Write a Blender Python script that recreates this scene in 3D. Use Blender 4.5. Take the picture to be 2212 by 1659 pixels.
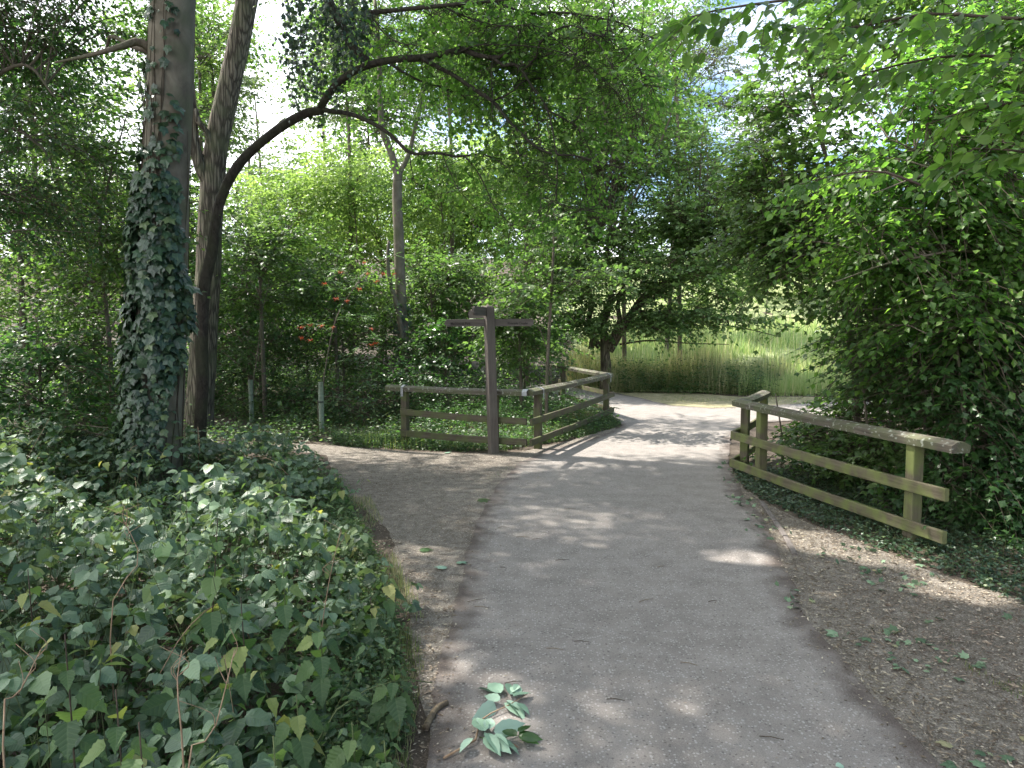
import bpy, math, random
import numpy as np
from mathutils import Vector, Matrix, noise, geometry

for o in list(bpy.data.objects): bpy.data.objects.remove(o)
SC = bpy.context.scene
COL = SC.collection
PI = math.pi

# ------------------------------------------------------------------ camera, sky, sun, exposure
F = 1534.0                                   # focal length in pixels of a 2212 px wide view
PITCH = math.atan((829.5 - 709.0) / F)
CAMZ = 1.8
cd = bpy.data.cameras.new('camera'); cam = bpy.data.objects.new('camera', cd); COL.objects.link(cam)
cam.location = (0, 0, CAMZ); cam.rotation_euler = (PI/2 - PITCH, 0, 0)
cd.sensor_width = 36; cd.lens = F / 2212 * 36; cd.clip_start = 0.05; cd.clip_end = 900
SC.camera = cam

SUN_EL = math.radians(56); SUN_V = Vector((-0.86, 0.51, 0)).normalized() * math.cos(SUN_EL); SUN_V.z = math.sin(SUN_EL)
world = bpy.data.worlds.new('World'); SC.world = world; world.use_nodes = True
nt = world.node_tree; nt.nodes.clear()
def N(nt, t, **kw):
    n = nt.nodes.new(t)
    for k, v in kw.items():
        if k.startswith('i_'): n.inputs[int(k[2:])].default_value = v
        else: setattr(n, k, v)
    return n
sky = N(nt, 'ShaderNodeTexSky', sky_type='NISHITA', sun_disc=False)
sky.dust_density = .4; sky.ozone_density = 2.5; sky.sun_elevation = SUN_EL; sky.sun_rotation = math.atan2(SUN_V.x, SUN_V.y) % (2*PI)
tc = N(nt, 'ShaderNodeTexCoord'); mp = N(nt, 'ShaderNodeMapping'); mp.inputs['Scale'].default_value = (1, 1, 2.2)
mp.inputs['Location'].default_value = (0.35, 0.2, 0.1)
nz = N(nt, 'ShaderNodeTexNoise'); nz.inputs['Scale'].default_value = 2.4; nz.inputs['Detail'].default_value = 6; nz.inputs['Roughness'].default_value = .55
rp = N(nt, 'ShaderNodeValToRGB'); rp.color_ramp.elements[0].position = .40; rp.color_ramp.elements[1].position = .56
mx = N(nt, 'ShaderNodeMixRGB'); mx.inputs['Color2'].default_value = (11.5, 11.8, 12.4, 1)
bg = N(nt, 'ShaderNodeBackground'); bg.inputs['Strength'].default_value = 0.08
wo = N(nt, 'ShaderNodeOutputWorld'); L = nt.links.new
L(tc.outputs['Generated'], mp.inputs['Vector']); L(mp.outputs[0], nz.inputs['Vector'])
sxy = N(nt, 'ShaderNodeSeparateXYZ'); L(tc.outputs['Generated'], sxy.inputs[0])      # the cloud bank thins out towards the east
mad = N(nt, 'ShaderNodeMath', operation='MULTIPLY_ADD'); mad.inputs[1].default_value = -.30; L(sxy.outputs[0], mad.inputs[0]); L(nz.outputs[0], mad.inputs[2]); L(mad.outputs[0], rp.inputs[0])
L(rp.outputs[0], mx.inputs['Fac']); L(sky.outputs[0], mx.inputs['Color1']); L(mx.outputs[0], bg.inputs[0]); L(bg.outputs[0], wo.inputs[0])

sd = bpy.data.lights.new('sun', 'SUN'); sd.energy = 3.5; sd.angle = math.radians(0.6); sd.color = (1, .95, .86)
sun = bpy.data.objects.new('sun', sd); COL.objects.link(sun); sun.rotation_euler = SUN_V.to_track_quat('Z', 'Y').to_euler(); sun.location = (-20, 10, 30)
SC.view_settings.view_transform = 'Standard'; SC.view_settings.look = 'None'; SC.view_settings.gamma = 1
SC.view_settings.use_curve_mapping = False; SC.view_settings.exposure = 1.85
cy = SC.cycles; cy.max_bounces = 7; cy.diffuse_bounces = 3; cy.glossy_bounces = 2; cy.transmission_bounces = 5
cy.transparent_max_bounces = 6; cy.use_denoising = True; cy.caustics_reflective = False; cy.caustics_refractive = False
cy.sample_clamp_indirect = 6

# ------------------------------------------------------------------ projection helpers (2212 px view -> place)
ct, st = math.cos(PITCH), math.sin(PITCH)
def ray(px, py):
    u = (px - 1106) / F; v = (829.5 - py) / F
    return Vector((u, ct + v*st, -st + v*ct))
def W(px, py, Y):
    d = ray(px, py); return Vector((0, 0, CAMZ)) + d * (Y / d.y)
def G(px, py, z=0.0):
    d = ray(px, py); return Vector((0, 0, CAMZ)) + d * ((z - CAMZ) / d.z)
def proj(P):
    x = P[:, 0]; y = P[:, 1]; z = P[:, 2] - CAMZ
    d = y*ct - z*st; v = y*st + z*ct
    d = np.where(d < .05, .05, d)
    return 1106 + F*x/d, 829.5 - F*v/d, d

# ------------------------------------------------------------------ object helpers
def link(o, parent=None):
    COL.objects.link(o)
    if parent is not None: o.parent = parent
    return o
def tag(o, label=None, cat=None, group=None, kind=None):
    if label: o['label'] = label
    if cat: o['category'] = cat
    if group: o['group'] = group
    if kind: o['kind'] = kind
    return o
def empty(name, loc, label=None, cat=None, group=None, kind=None):
    o = bpy.data.objects.new(name, None); COL.objects.link(o); o.location = loc; o.empty_display_size = .2
    return tag(o, label, cat, group, kind)
def mesh_np(name, V, F_, mat, rnd=None, uv=None, smooth=False, mats=None, mi=None):
    V = np.ascontiguousarray(V, dtype=np.float32); F_ = np.ascontiguousarray(F_, dtype=np.int32)
    k = F_.shape[1]; me = bpy.data.meshes.new(name)
    me.vertices.add(len(V)); me.vertices.foreach_set('co', V.ravel())
    me.loops.add(F_.size); me.loops.foreach_set('vertex_index', F_.ravel())
    me.polygons.add(len(F_)); me.polygons.foreach_set('loop_start', np.arange(0, F_.size, k, dtype=np.int32))
    try: me.polygons.foreach_set('loop_total', np.full(len(F_), k, dtype=np.int32))
    except Exception: pass
    me.polygons.foreach_set('use_smooth', np.full(len(F_), bool(smooth)))
    if rnd is not None:
        a = me.attributes.new('rnd', 'FLOAT', 'FACE'); a.data.foreach_set('value', np.ascontiguousarray(rnd, dtype=np.float32))
    if uv is not None:
        a = me.attributes.new('lf', 'FLOAT_VECTOR', 'POINT'); a.data.foreach_set('vector', np.ascontiguousarray(uv, dtype=np.float32).ravel())
    if mat is not None: me.materials.append(mat)
    me.update(calc_edges=True)
    return me
def obj(name, me, parent=None, loc=None):
    """world-space mesh as a child of an Empty that only translates"""
    o = bpy.data.objects.new(name, me); link(o, parent)
    if parent is not None: o.matrix_parent_inverse = Matrix.Translation(-parent.location)
    return o
def py_mesh(name, verts, faces, mat, smooth=False):
    me = bpy.data.meshes.new(name); me.from_pydata([tuple(v) for v in verts], [], faces); me.materials.append(mat)
    if smooth:
        for p in me.polygons: p.use_smooth = True
    me.update(); return me

# ------------------------------------------------------------------ materials
def rgb(c): return (c[0], c[1], c[2], 1)
def new_mat(name):
    m = bpy.data.materials.new(name); m.use_nodes = True; n = m.node_tree; n.nodes.clear()
    out = N(n, 'ShaderNodeOutputMaterial'); return m, n, out
def ramp(n, stops):
    r = N(n, 'ShaderNodeValToRGB'); e = r.color_ramp.elements
    while len(e) < len(stops): e.new(.5)
    for i, (p, c) in enumerate(stops): e[i].position = p; e[i].color = rgb(c)
    return r
def leaf_mat(name, cols, trans, tf=.45, rough=.42, spec=.5, veins=False, back=None):
    m, n, out = new_mat(name); K = n.links.new
    at = N(n, 'ShaderNodeAttribute', attribute_name='rnd'); oi = N(n, 'ShaderNodeObjectInfo')
    ad = N(n, 'ShaderNodeMath', operation='ADD'); fr = N(n, 'ShaderNodeMath', operation='FRACT')
    K(at.outputs['Fac'], ad.inputs[0]); K(oi.outputs['Random'], ad.inputs[1]); K(ad.outputs[0], fr.inputs[0])
    r = ramp(n, cols); K(fr.outputs[0], r.inputs[0]); col = r.outputs[0]
    geo = N(n, 'ShaderNodeNewGeometry')
    # large scale hue drift through the crown: old and young shoots
    nz = N(n, 'ShaderNodeTexNoise'); nz.inputs['Scale'].default_value = .9; nz.inputs['Detail'].default_value = 2
    K(geo.outputs['Position'], nz.inputs['Vector'])
    hs = N(n, 'ShaderNodeHueSaturation'); mr = N(n, 'ShaderNodeMapRange'); mr.inputs[3].default_value = .47; mr.inputs[4].default_value = .53
    K(nz.outputs[0], mr.inputs[0]); K(mr.outputs[0], hs.inputs['Hue'])
    K(col, hs.inputs['Color']); col = hs.outputs[0]
    pb = N(n, 'ShaderNodeBsdfPrincipled'); pb.inputs['Roughness'].default_value = rough; pb.inputs['Specular IOR Level'].default_value = spec
    if veins:
        lf = N(n, 'ShaderNodeAttribute', attribute_name='lf'); sx = N(n, 'ShaderNodeSeparateXYZ'); K(lf.outputs['Vector'], sx.inputs[0])
        ab = N(n, 'ShaderNodeMath', operation='ABSOLUTE'); K(sx.outputs[0], ab.inputs[0])
        m1 = N(n, 'ShaderNodeMath', operation='MULTIPLY'); K(ab.outputs[0], m1.inputs[0]); m1.inputs[1].default_value = -.8
        a1 = N(n, 'ShaderNodeMath', operation='ADD'); K(sx.outputs[1], a1.inputs[0]); K(m1.outputs[0], a1.inputs[1])
        m2 = N(n, 'ShaderNodeMath', operation='MULTIPLY'); K(a1.outputs[0], m2.inputs[0]); m2.inputs[1].default_value = 7.5*2*PI
        cs = N(n, 'ShaderNodeMath', operation='COSINE'); K(m2.outputs[0], cs.inputs[0])
        v1 = N(n, 'ShaderNodeMapRange'); K(cs.outputs[0], v1.inputs[0]); v1.inputs[1].default_value = .80; v1.inputs[2].default_value = 1
        v2 = N(n, 'ShaderNodeMapRange'); K(ab.outputs[0], v2.inputs[0]); v2.inputs[1].default_value = .035; v2.inputs[2].default_value = .0
        mxv = N(n, 'ShaderNodeMath', operation='MAXIMUM'); K(v1.outputs[0], mxv.inputs[0]); K(v2.outputs[0], mxv.inputs[1])
        mc = N(n, 'ShaderNodeMixRGB'); mc.inputs['Color2'].default_value = (.16, .22, .11, 1)
        mm = N(n, 'ShaderNodeMath', operation='MULTIPLY'); K(mxv.outputs[0], mm.inputs[0]); mm.inputs[1].default_value = .25
        K(mm.outputs[0], mc.inputs['Fac']); K(col, mc.inputs['Color1']); col = mc.outputs[0]
        bp = N(n, 'ShaderNodeBump'); bp.inputs['Strength'].default_value = .3; bp.inputs['Distance'].default_value = .0015; bp.invert = True
        K(cs.outputs[0], bp.inputs['Height']); K(bp.outputs[0], pb.inputs['Normal'])
    if back:
        mb = N(n, 'ShaderNodeMixRGB'); mb.inputs['Color2'].default_value = rgb(back)
        K(geo.outputs['Backfacing'], mb.inputs['Fac']); K(col, mb.inputs['Color1']); col = mb.outputs[0]
    K(col, pb.inputs['Base Color'])
    tr = N(n, 'ShaderNodeBsdfTranslucent'); h2 = N(n, 'ShaderNodeMixRGB', blend_type='MULTIPLY'); h2.inputs['Fac'].default_value = 1
    sc2 = N(n, 'ShaderNodeVectorMath', operation='MULTIPLY'); sc2.inputs[1].default_value = trans
    K(col, sc2.inputs[0]); K(sc2.outputs[0], tr.inputs['Color'])
    ms = N(n, 'ShaderNodeMixShader'); ms.inputs[0].default_value = tf
    K(pb.outputs[0], ms.inputs[1]); K(tr.outputs[0], ms.inputs[2]); K(ms.outputs[0], out.inputs[0])
    return m

T3 = (2.1, 2.45, 1.3)
M = {}
M['maple'] = leaf_mat('maple leaf', [(0, (.050, .09, .030)), (.5, (.082, .138, .045)), (1, (.13, .19, .065))], T3)
M['hazel'] = leaf_mat('hazel leaf', [(0, (.048, .09, .028)), (.5, (.082, .14, .040)), (1, (.135, .205, .055))], T3, rough=.38)
M['glow'] = leaf_mat('thin hazel leaf', [(0, (.050, .10, .030)), (.5, (.085, .16, .042)), (1, (.15, .24, .065))], (2.3, 2.65, 1.2), tf=.58, rough=.4)
M['syc'] = leaf_mat('sycamore leaf', [(0, (.07, .125, .045)), (.5, (.12, .19, .075)), (1, (.19, .27, .12))], (1.9, 2.2, 1.1), tf=.45, rough=.34)
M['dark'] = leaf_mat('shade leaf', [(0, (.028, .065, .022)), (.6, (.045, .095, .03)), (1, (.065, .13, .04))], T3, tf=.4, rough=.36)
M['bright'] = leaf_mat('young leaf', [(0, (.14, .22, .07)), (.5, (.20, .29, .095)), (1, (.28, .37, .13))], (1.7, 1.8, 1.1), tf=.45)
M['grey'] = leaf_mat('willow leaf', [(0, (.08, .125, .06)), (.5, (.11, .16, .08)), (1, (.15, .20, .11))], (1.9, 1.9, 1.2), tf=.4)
M['ivy'] = leaf_mat('ivy leaf', [(0, (.012, .03, .017)), (.5, (.03, .065, .034)), (.9, (.055, .10, .052)), (1, (.12, .16, .07))], (1.8, 2.1, 1.), tf=.15, rough=.3, spec=.55, veins=True)
M['bramble'] = leaf_mat('bramble leaf', [(0, (.040, .075, .046)), (.3, (.082, .140, .088)), (.65, (.125, .195, .122)), (.88, (.175, .26, .155)), (.975, (.23, .33, .15)), (1, (.32, .31, .11))], (2.2, 2.3, 1.), tf=.28, rough=.4, spec=.5, veins=True, back=(.12, .17, .11))
M['nettle'] = leaf_mat('nettle leaf', [(0, (.045, .085, .042)), (.5, (.075, .13, .058)), (.88, (.12, .19, .075)), (.96, (.24, .27, .09)), (1, (.34, .33, .13))], (2.0, 2.1, 1.), tf=.35, rough=.55, spec=.35, veins=True)
M['rowan'] = leaf_mat('rowan leaf', [(0, (.05, .10, .04)), (.5, (.08, .15, .06)), (1, (.12, .2, .08))], T3, tf=.35, rough=.4)
M['ground'] = leaf_mat('ground plant leaf', [(0, (.028, .06, .022)), (.4, (.05, .10, .036)), (.85, (.085, .15, .055)), (1, (.17, .20, .085))], T3, tf=.4, rough=.5)
M['drygrass'] = leaf_mat('dry grass', [(0, (.13, .19, .07)), (.35, (.24, .30, .13)), (.7, (.36, .36, .20)), (1, (.46, .41, .27))], (1.5, 1.4, 1.), tf=.3, rough=.6)
M['meadow_b'] = leaf_mat('meadow blade', [(0, (.20, .32, .11)), (.4, (.30, .41, .17)), (.75, (.42, .48, .25)), (1, (.55, .54, .36))], (1.6, 1.5, 1.), tf=.4, rough=.6)
M['grassg'] = leaf_mat('green grass', [(0, (.06, .11, .03)), (.6, (.11, .17, .05)), (1, (.22, .24, .09))], (2, 2, 1.), tf=.35, rough=.55)
M['litter'] = leaf_mat('leaf litter', [(0, (.07, .05, .036)), (.45, (.15, .115, .085)), (.8, (.28, .23, .17)), (1, (.50, .44, .35))], (1, 1, 1), tf=.05, rough=.7, spec=.25)
M['fallen'] = leaf_mat('fallen leaf back', [(0, (.14, .24, .17)), (.5, (.27, .41, .30)), (1, (.38, .52, .42))], (1, 1, 1), tf=.12, rough=.5, spec=.35)
M['fallen_g'] = leaf_mat('fallen torn leaf', [(0, (.06, .10, .055)), (.5, (.12, .19, .11)), (.85, (.20, .29, .18)), (1, (.30, .26, .14))], (1, 1, 1), tf=.1, rough=.55, spec=.3)
M['redleaf'] = leaf_mat('dead leaf', [(0, (.20, .10, .06)), (1, (.35, .20, .12))], (1, 1, 1), tf=.1, rough=.6, spec=.3)

def bark(name, c1, c2, scale=(18, 18, 2.5), bump=.6, dist=.03, moss=None, fiss=False):
    m, n, out = new_mat(name); K = n.links.new
    tc = N(n, 'ShaderNodeTexCoord'); mp = N(n, 'ShaderNodeMapping'); mp.inputs['Scale'].default_value = scale; K(tc.outputs['Object'], mp.inputs[0])
    a = N(n, 'ShaderNodeTexNoise'); a.inputs['Detail'].default_value = 8; a.inputs['Roughness'].default_value = .65; a.inputs['Distortion'].default_value = .6; a.inputs['Scale'].default_value = 1
    K(mp.outputs[0], a.inputs['Vector'])
    h = a.outputs[0]
    if fiss:
        v = N(n, 'ShaderNodeTexVoronoi', feature='DISTANCE_TO_EDGE'); v.inputs['Scale'].default_value = 1.6
        ds = N(n, 'ShaderNodeMixRGB'); ds.inputs[0].default_value = .5; K(mp.outputs[0], ds.inputs[1]); K(a.outputs[1], ds.inputs[2])
        K(ds.outputs[0], v.inputs['Vector']); mr = N(n, 'ShaderNodeMapRange'); K(v.outputs[0], mr.inputs[0]); mr.inputs[2].default_value = .22
        mu = N(n, 'ShaderNodeMath', operation='MULTIPLY'); K(mr.outputs[0], mu.inputs[0]); K(a.outputs[0], mu.inputs[1]); h = mu.outputs[0]
    r = ramp(n, [(.12 if fiss else .32, c1), (.55 if fiss else .68, c2)]); K(h, r.inputs[0]); col = r.outputs[0]
    b = N(n, 'ShaderNodeTexNoise'); b.inputs['Scale'].default_value = 3.2; b.inputs['Detail'].default_value = 5; K(tc.outputs['Object'], b.inputs['Vector'])
    if moss:
        rr = ramp(n, [(.45, (0, 0, 0)), (.65, (1, 1, 1))]); K(b.outputs[0], rr.inputs[0])
        mm = N(n, 'ShaderNodeMixRGB'); mm.inputs[2].default_value = rgb(moss); f = N(n, 'ShaderNodeMath', operation='MULTIPLY'); K(rr.outputs[0], f.inputs[0]); f.inputs[1].default_value = .6
        K(f.outputs[0], mm.inputs[0]); K(col, mm.inputs[1]); col = mm.outputs[0]
    pb = N(n, 'ShaderNodeBsdfPrincipled'); pb.inputs['Roughness'].default_value = .85; pb.inputs['Specular IOR Level'].default_value = .25
    bp = N(n, 'ShaderNodeBump'); bp.inputs['Strength'].default_value = bump; bp.inputs['Distance'].default_value = dist
    K(h, bp.inputs['Height']); K(bp.outputs[0], pb.inputs['Normal']); K(col, pb.inputs['Base Color']); K(pb.outputs[0], out.inputs[0])
    return m
M['bark_pale'] = bark('smooth pale bark', (.09, .075, .058), (.235, .205, .16), (5, 5, 3), .35, .006, moss=(.12, .13, .075))
M['bark_fiss'] = bark('fissured bark', (.065, .053, .042), (.26, .22, .17), (26, 26, 2.6), .8, .03, moss=(.13, .14, .08), fiss=True)
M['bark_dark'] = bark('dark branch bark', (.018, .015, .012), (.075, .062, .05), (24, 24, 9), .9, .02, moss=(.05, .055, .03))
M['bark_mid'] = bark('grey brown bark', (.09, .07, .055), (.21, .175, .14), (16, 16, 3), .7, .02, moss=(.10, .11, .06))
M['twig'] = bark('twig bark', (.04, .03, .022), (.10, .075, .055), (20, 20, 20), .3, .004)
M['stem_green'] = bark('green stem', (.06, .08, .035), (.14, .17, .07), (20, 20, 20), .2, .002)
M['stem_dry'] = bark('dry stem', (.20, .13, .08), (.38, .27, .18), (20, 20, 20), .2, .002)
M['stick'] = bark('rotten stick bark', (.08, .06, .045), (.26, .2, .13), (30, 30, 30), .8, .006)

def wood_mat(name, c1, c2, moss, mf=.7, lichen=0.):
    m, n, out = new_mat(name); K = n.links.new
    tc = N(n, 'ShaderNodeTexCoord'); mp = N(n, 'ShaderNodeMapping'); mp.inputs['Scale'].default_value = (1.6, 38, 38); K(tc.outputs['Object'], mp.inputs[0])
    oi = N(n, 'ShaderNodeObjectInfo'); om = N(n, 'ShaderNodeVectorMath', operation='ADD'); K(mp.outputs[0], om.inputs[0]); K(oi.outputs['Random'], om.inputs[1])
    a = N(n, 'ShaderNodeTexNoise'); a.inputs['Scale'].default_value = 1; a.inputs['Detail'].default_value = 7; a.inputs['Roughness'].default_value = .7; a.inputs['Distortion'].default_value = .8
    K(om.outputs[0], a.inputs['Vector']); r = ramp(n, [(.3, c1), (.7, c2)]); K(a.outputs[0], r.inputs[0]); col = r.outputs[0]
    b = N(n, 'ShaderNodeTexNoise'); b.inputs['Scale'].default_value = 5; b.inputs['Detail'].default_value = 6; K(tc.outputs['Object'], b.inputs['Vector'])
    rr = ramp(n, [(.42, (0, 0, 0)), (.62, (mf, mf, mf))]); K(b.outputs[0], rr.inputs[0])
    mm = N(n, 'ShaderNodeMixRGB'); mm.inputs[2].default_value = rgb(moss); K(rr.outputs[0], mm.inputs[0]); K(col, mm.inputs[1]); col = mm.outputs[0]
    if lichen:
        v = N(n, 'ShaderNodeTexNoise'); v.inputs['Scale'].default_value = 26; v.inputs['Detail'].default_value = 3; K(tc.outputs['Object'], v.inputs['Vector'])
        r3 = ramp(n, [(.60, (0, 0, 0)), (.66, (lichen,)*3)]); K(v.outputs[0], r3.inputs[0])
        m3 = N(n, 'ShaderNodeMixRGB'); m3.inputs[2].default_value = (.42, .44, .38, 1); K(r3.outputs[0], m3.inputs[0]); K(col, m3.inputs[1]); col = m3.outputs[0]
    pb = N(n, 'ShaderNodeBsdfPrincipled'); pb.inputs['Roughness'].default_value = .8; pb.inputs['Specular IOR Level'].default_value = .3
    bp = N(n, 'ShaderNodeBump'); bp.inputs['Strength'].default_value = .5; bp.inputs['Distance'].default_value = .004
    K(a.outputs[0], bp.inputs['Height']); K(bp.outputs[0], pb.inputs['Normal']); K(col, pb.inputs['Base Color']); K(pb.outputs[0], out.inputs[0]); return m
M['wood'] = wood_mat('weathered fence wood', (.05, .04, .028), (.14, .118, .085), (.10, .12, .045), .8)
M['wood_cap'] = wood_mat('weathered cap rail', (.05, .044, .034), (.16, .14, .11), (.10, .115, .055), .7, .6)
M['wood_r'] = wood_mat('mossy fence wood', (.07, .058, .038), (.17, .148, .10), (.15, .18, .055), .85)
M['wood_sign'] = wood_mat('dark sign oak', (.06, .049, .043), (.16, .137, .122), (.13, .125, .10), .3)
def flat(name, c, rough=.6, metal=0., spec=.4):
    m, n, out = new_mat(name); K = n.links.new; pb = N(n, 'ShaderNodeBsdfPrincipled')
    tc = N(n, 'ShaderNodeTexCoord'); a = N(n, 'ShaderNodeTexNoise'); a.inputs['Scale'].default_value = 22; a.inputs['Detail'].default_value = 5; K(tc.outputs['Object'], a.inputs['Vector'])
    r = ramp(n, [(.3, tuple(x*.72 for x in c)), (.7, tuple(min(1, x*1.18) for x in c))]); K(a.outputs[0], r.inputs[0]); K(r.outputs[0], pb.inputs['Base Color'])
    pb.inputs['Roughness'].default_value = rough; pb.inputs['Metallic'].default_value = metal; pb.inputs['Specular IOR Level'].default_value = spec
    K(pb.outputs[0], out.inputs[0]); return m
M['metal'] = flat('galvanised strap', (.36, .37, .38), .6, .5)
M['tube'] = flat('green tree shelter', (.26, .31, .24), .45)
M['black'] = flat('black tie', (.02, .02, .02), .5)
M['letter'] = flat('carved lettering', (.022, .018, .016), .9)
M['berry'] = flat('rowan berry', (.62, .09, .02), .35)
M['flower'] = flat('white flower', (.75, .75, .68), .6)
M['stone'] = flat('edging concrete', (.15, .13, .12), .9)

def ground_mat(name, stops, fine=160., mid=9., bump=.5, speck=None, edge=None):
    m, n, out = new_mat(name); K = n.links.new
    g = N(n, 'ShaderNodeNewGeometry')
    a = N(n, 'ShaderNodeTexNoise'); a.inputs['Scale'].default_value = fine; a.inputs['Detail'].default_value = 3; a.inputs['Roughness'].default_value = .7; K(g.outputs['Position'], a.inputs['Vector'])
    b = N(n, 'ShaderNodeTexNoise'); b.inputs['Scale'].default_value = mid; b.inputs['Detail'].default_value = 6; K(g.outputs['Position'], b.inputs['Vector'])
    c = N(n, 'ShaderNodeTexNoise'); c.inputs['Scale'].default_value = .9; c.inputs['Detail'].default_value = 4; K(g.outputs['Position'], c.inputs['Vector'])
    s1 = N(n, 'ShaderNodeMath', operation='MULTIPLY'); s1.inputs[1].default_value = .55; K(a.outputs[0], s1.inputs[0])
    s2 = N(n, 'ShaderNodeMath', operation='MULTIPLY_ADD'); s2.inputs[1].default_value = .3; K(b.outputs[0], s2.inputs[0]); K(s1.outputs[0], s2.inputs[2])
    s3 = N(n, 'ShaderNodeMath', operation='MULTIPLY_ADD'); s3.inputs[1].default_value = .15; K(c.outputs[0], s3.inputs[0]); K(s2.outputs[0], s3.inputs[2])
    r = ramp(n, stops); K(s3.outputs[0], r.inputs[0]); col = r.outputs[0]; hgt = a.outputs[0]
    if speck:
        v = N(n, 'ShaderNodeTexVoronoi'); v.inputs['Scale'].default_value = 70; v.inputs['Randomness'].default_value = 1; K(g.outputs['Position'], v.inputs['Vector'])
        sx = N(n, 'ShaderNodeSeparateColor'); K(v.outputs['Color'], sx.inputs[0])
        t = N(n, 'ShaderNodeMath', operation='GREATER_THAN'); t.inputs[1].default_value = .72; K(sx.outputs[0], t.inputs[0])
        d = N(n, 'ShaderNodeMath', operation='LESS_THAN'); d.inputs[1].default_value = .42; K(v.outputs['Distance'], d.inputs[0])
        q = N(n, 'ShaderNodeMath', operation='MULTIPLY'); K(t.outputs[0], q.inputs[0]); K(d.outputs[0], q.inputs[1])
        q2 = N(n, 'ShaderNodeMath', operation='MULTIPLY'); q2.inputs[1].default_value = .75; K(q.outputs[0], q2.inputs[0])
        mm = N(n, 'ShaderNodeMixRGB'); mm.inputs[2].default_value = rgb(speck); K(q2.outputs[0], mm.inputs[0]); K(col, mm.inputs[1]); col = mm.outputs[0]
        t2 = N(n, 'ShaderNodeMath', operation='LESS_THAN'); t2.inputs[1].default_value = .14; K(sx.outputs[1], t2.inputs[0])
        q3 = N(n, 'ShaderNodeMath', operation='MULTIPLY'); K(t2.outputs[0], q3.inputs[0]); K(d.outputs[0], q3.inputs[1]); q4 = N(n, 'ShaderNodeMath', operation='MULTIPLY'); q4.inputs[1].default_value = .5; K(q3.outputs[0], q4.inputs[0])
        m4 = N(n, 'ShaderNodeMixRGB'); m4.inputs[2].default_value = (.06, .055, .052, 1); K(q4.outputs[0], m4.inputs[0]); K(col, m4.inputs[1]); col = m4.outputs[0]
    if edge:                                     # soil trodden over the edge: distance to the edge is stored on the mesh
        e = N(n, 'ShaderNodeAttribute', attribute_name='edge'); ad = N(n, 'ShaderNodeMath', operation='MULTIPLY_ADD'); ad.inputs[1].default_value = .34; 
        K(b.outputs[0], ad.inputs[0]); K(e.outputs['Fac'], ad.inputs[2])
        mr = N(n, 'ShaderNodeMapRange'); mr.inputs[1].default_value = .36; mr.inputs[2].default_value = .17; K(ad.outputs[0], mr.inputs[0])
        rs = ramp(n, edge); K(s3.outputs[0], rs.inputs[0])
        mm = N(n, 'ShaderNodeMixRGB'); K(mr.outputs[0], mm.inputs[0]); K(col, mm.inputs[1]); K(rs.outputs[0], mm.inputs[2]); col = mm.outputs[0]
    pb = N(n, 'ShaderNodeBsdfPrincipled'); pb.inputs['Roughness'].default_value = .9; pb.inputs['Specular IOR Level'].default_value = .3
    bp = N(n, 'ShaderNodeBump'); bp.inputs['Strength'].default_value = min(1, bump*1.5); bp.inputs['Distance'].default_value = .009
    K(hgt, bp.inputs['Height']); K(bp.outputs[0], pb.inputs['Normal']); K(col, pb.inputs['Base Color']); K(pb.outputs[0], out.inputs[0]); return m
SOIL = [(.35, (.035, .026, .019)), (.5, (.078, .06, .046)), (.62, (.14, .112, .088))]
M['soil'] = ground_mat('woodland soil', SOIL, 90, 8, .9)
M['asphalt'] = ground_mat('worn tarmac', [(.36, (.172, .154, .142)), (.5, (.258, .232, .214)), (.64, (.345, .312, .288))], 210, 5, .5, speck=(.42, .40, .38), edge=[(.36, (.075, .058, .05)), (.5, (.13, .107, .095)), (.63, (.20, .17, .15))])
M['gravel'] = ground_mat('trodden gravel soil', [(.36, (.075, .061, .048)), (.5, (.178, .155, .130)), (.62, (.33, .295, .255))], 120, 10, .9, speck=(.36, .32, .28))
M['meadowg'] = ground_mat('meadow ground', [(.35, (.16, .21, .08)), (.5, (.27, .31, .14)), (.65, (.40, .40, .24))], 60, 3, .6)
M['verge'] = ground_mat('dry mown grass', [(.38, (.10, .12, .05)), (.48, (.25, .225, .13)), (.56, (.36, .32, .21)), (.64, (.44, .40, .28))], 90, 5, .8)

# ------------------------------------------------------------------ terrain
def sstep(a, b, x):
    t = np.clip((x - a) / (b - a), 0, 1); return t*t*(3 - 2*t)
def terrain(x, y):
    x = np.asarray(x, float); y = np.asarray(y, float)
    z = .1 * np.clip(y - 22.5, 0, 24) + .38 * np.clip(y - 46.5, 0, 14) + .08*np.clip(y - 60, 0, 60)
    bump = .05*np.sin(x*1.3 + 2)*np.cos(y*.9) + .03*np.sin(x*3.1)*np.sin(y*2.7 + 1)
    off = sstep(0.6, 2.5, -x - 2.2 - .0*y) * (1 - sstep(20, 24, y)) + 0
    z = z + bump*sstep(2.8, 4.5, np.abs(x)) * (1 - sstep(11.5, 12.8, y)*(1 - sstep(27, 30, y))) * sstep(-30, -20, -np.abs(x))
    # stream bank falling away behind the right-hand fence and left of the path fence
    dist_r = (x - 3.1) - (5.6 - y)*-.0 - .2*(8.8 - y)*.5
    z = z - .55*sstep(.9, 2.6, x - (3.55 - (y - 5.6)*.2)) * sstep(-12, -9.3, -y) * sstep(2.5, 4.5, y)
    return z
def grid_axis(lo, hi, c0, c1, fine, g):
    a = list(np.arange(c0, c1 + 1e-6, fine)); s = fine; v = c1
    while v < hi: s *= g; v += s; a.append(v)
    s = fine; v = c0
    while v > lo: s *= g; v -= s; a.insert(0, v)
    return np.array(a)
xs = grid_axis(-260, 260, -10, 10, .28, 1.13); ys = grid_axis(-60, 320, 0, 30, .28, 1.13)
X, Y = np.meshgrid(xs, ys); Z = terrain(X, Y); nx, ny = len(xs), len(ys)
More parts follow.
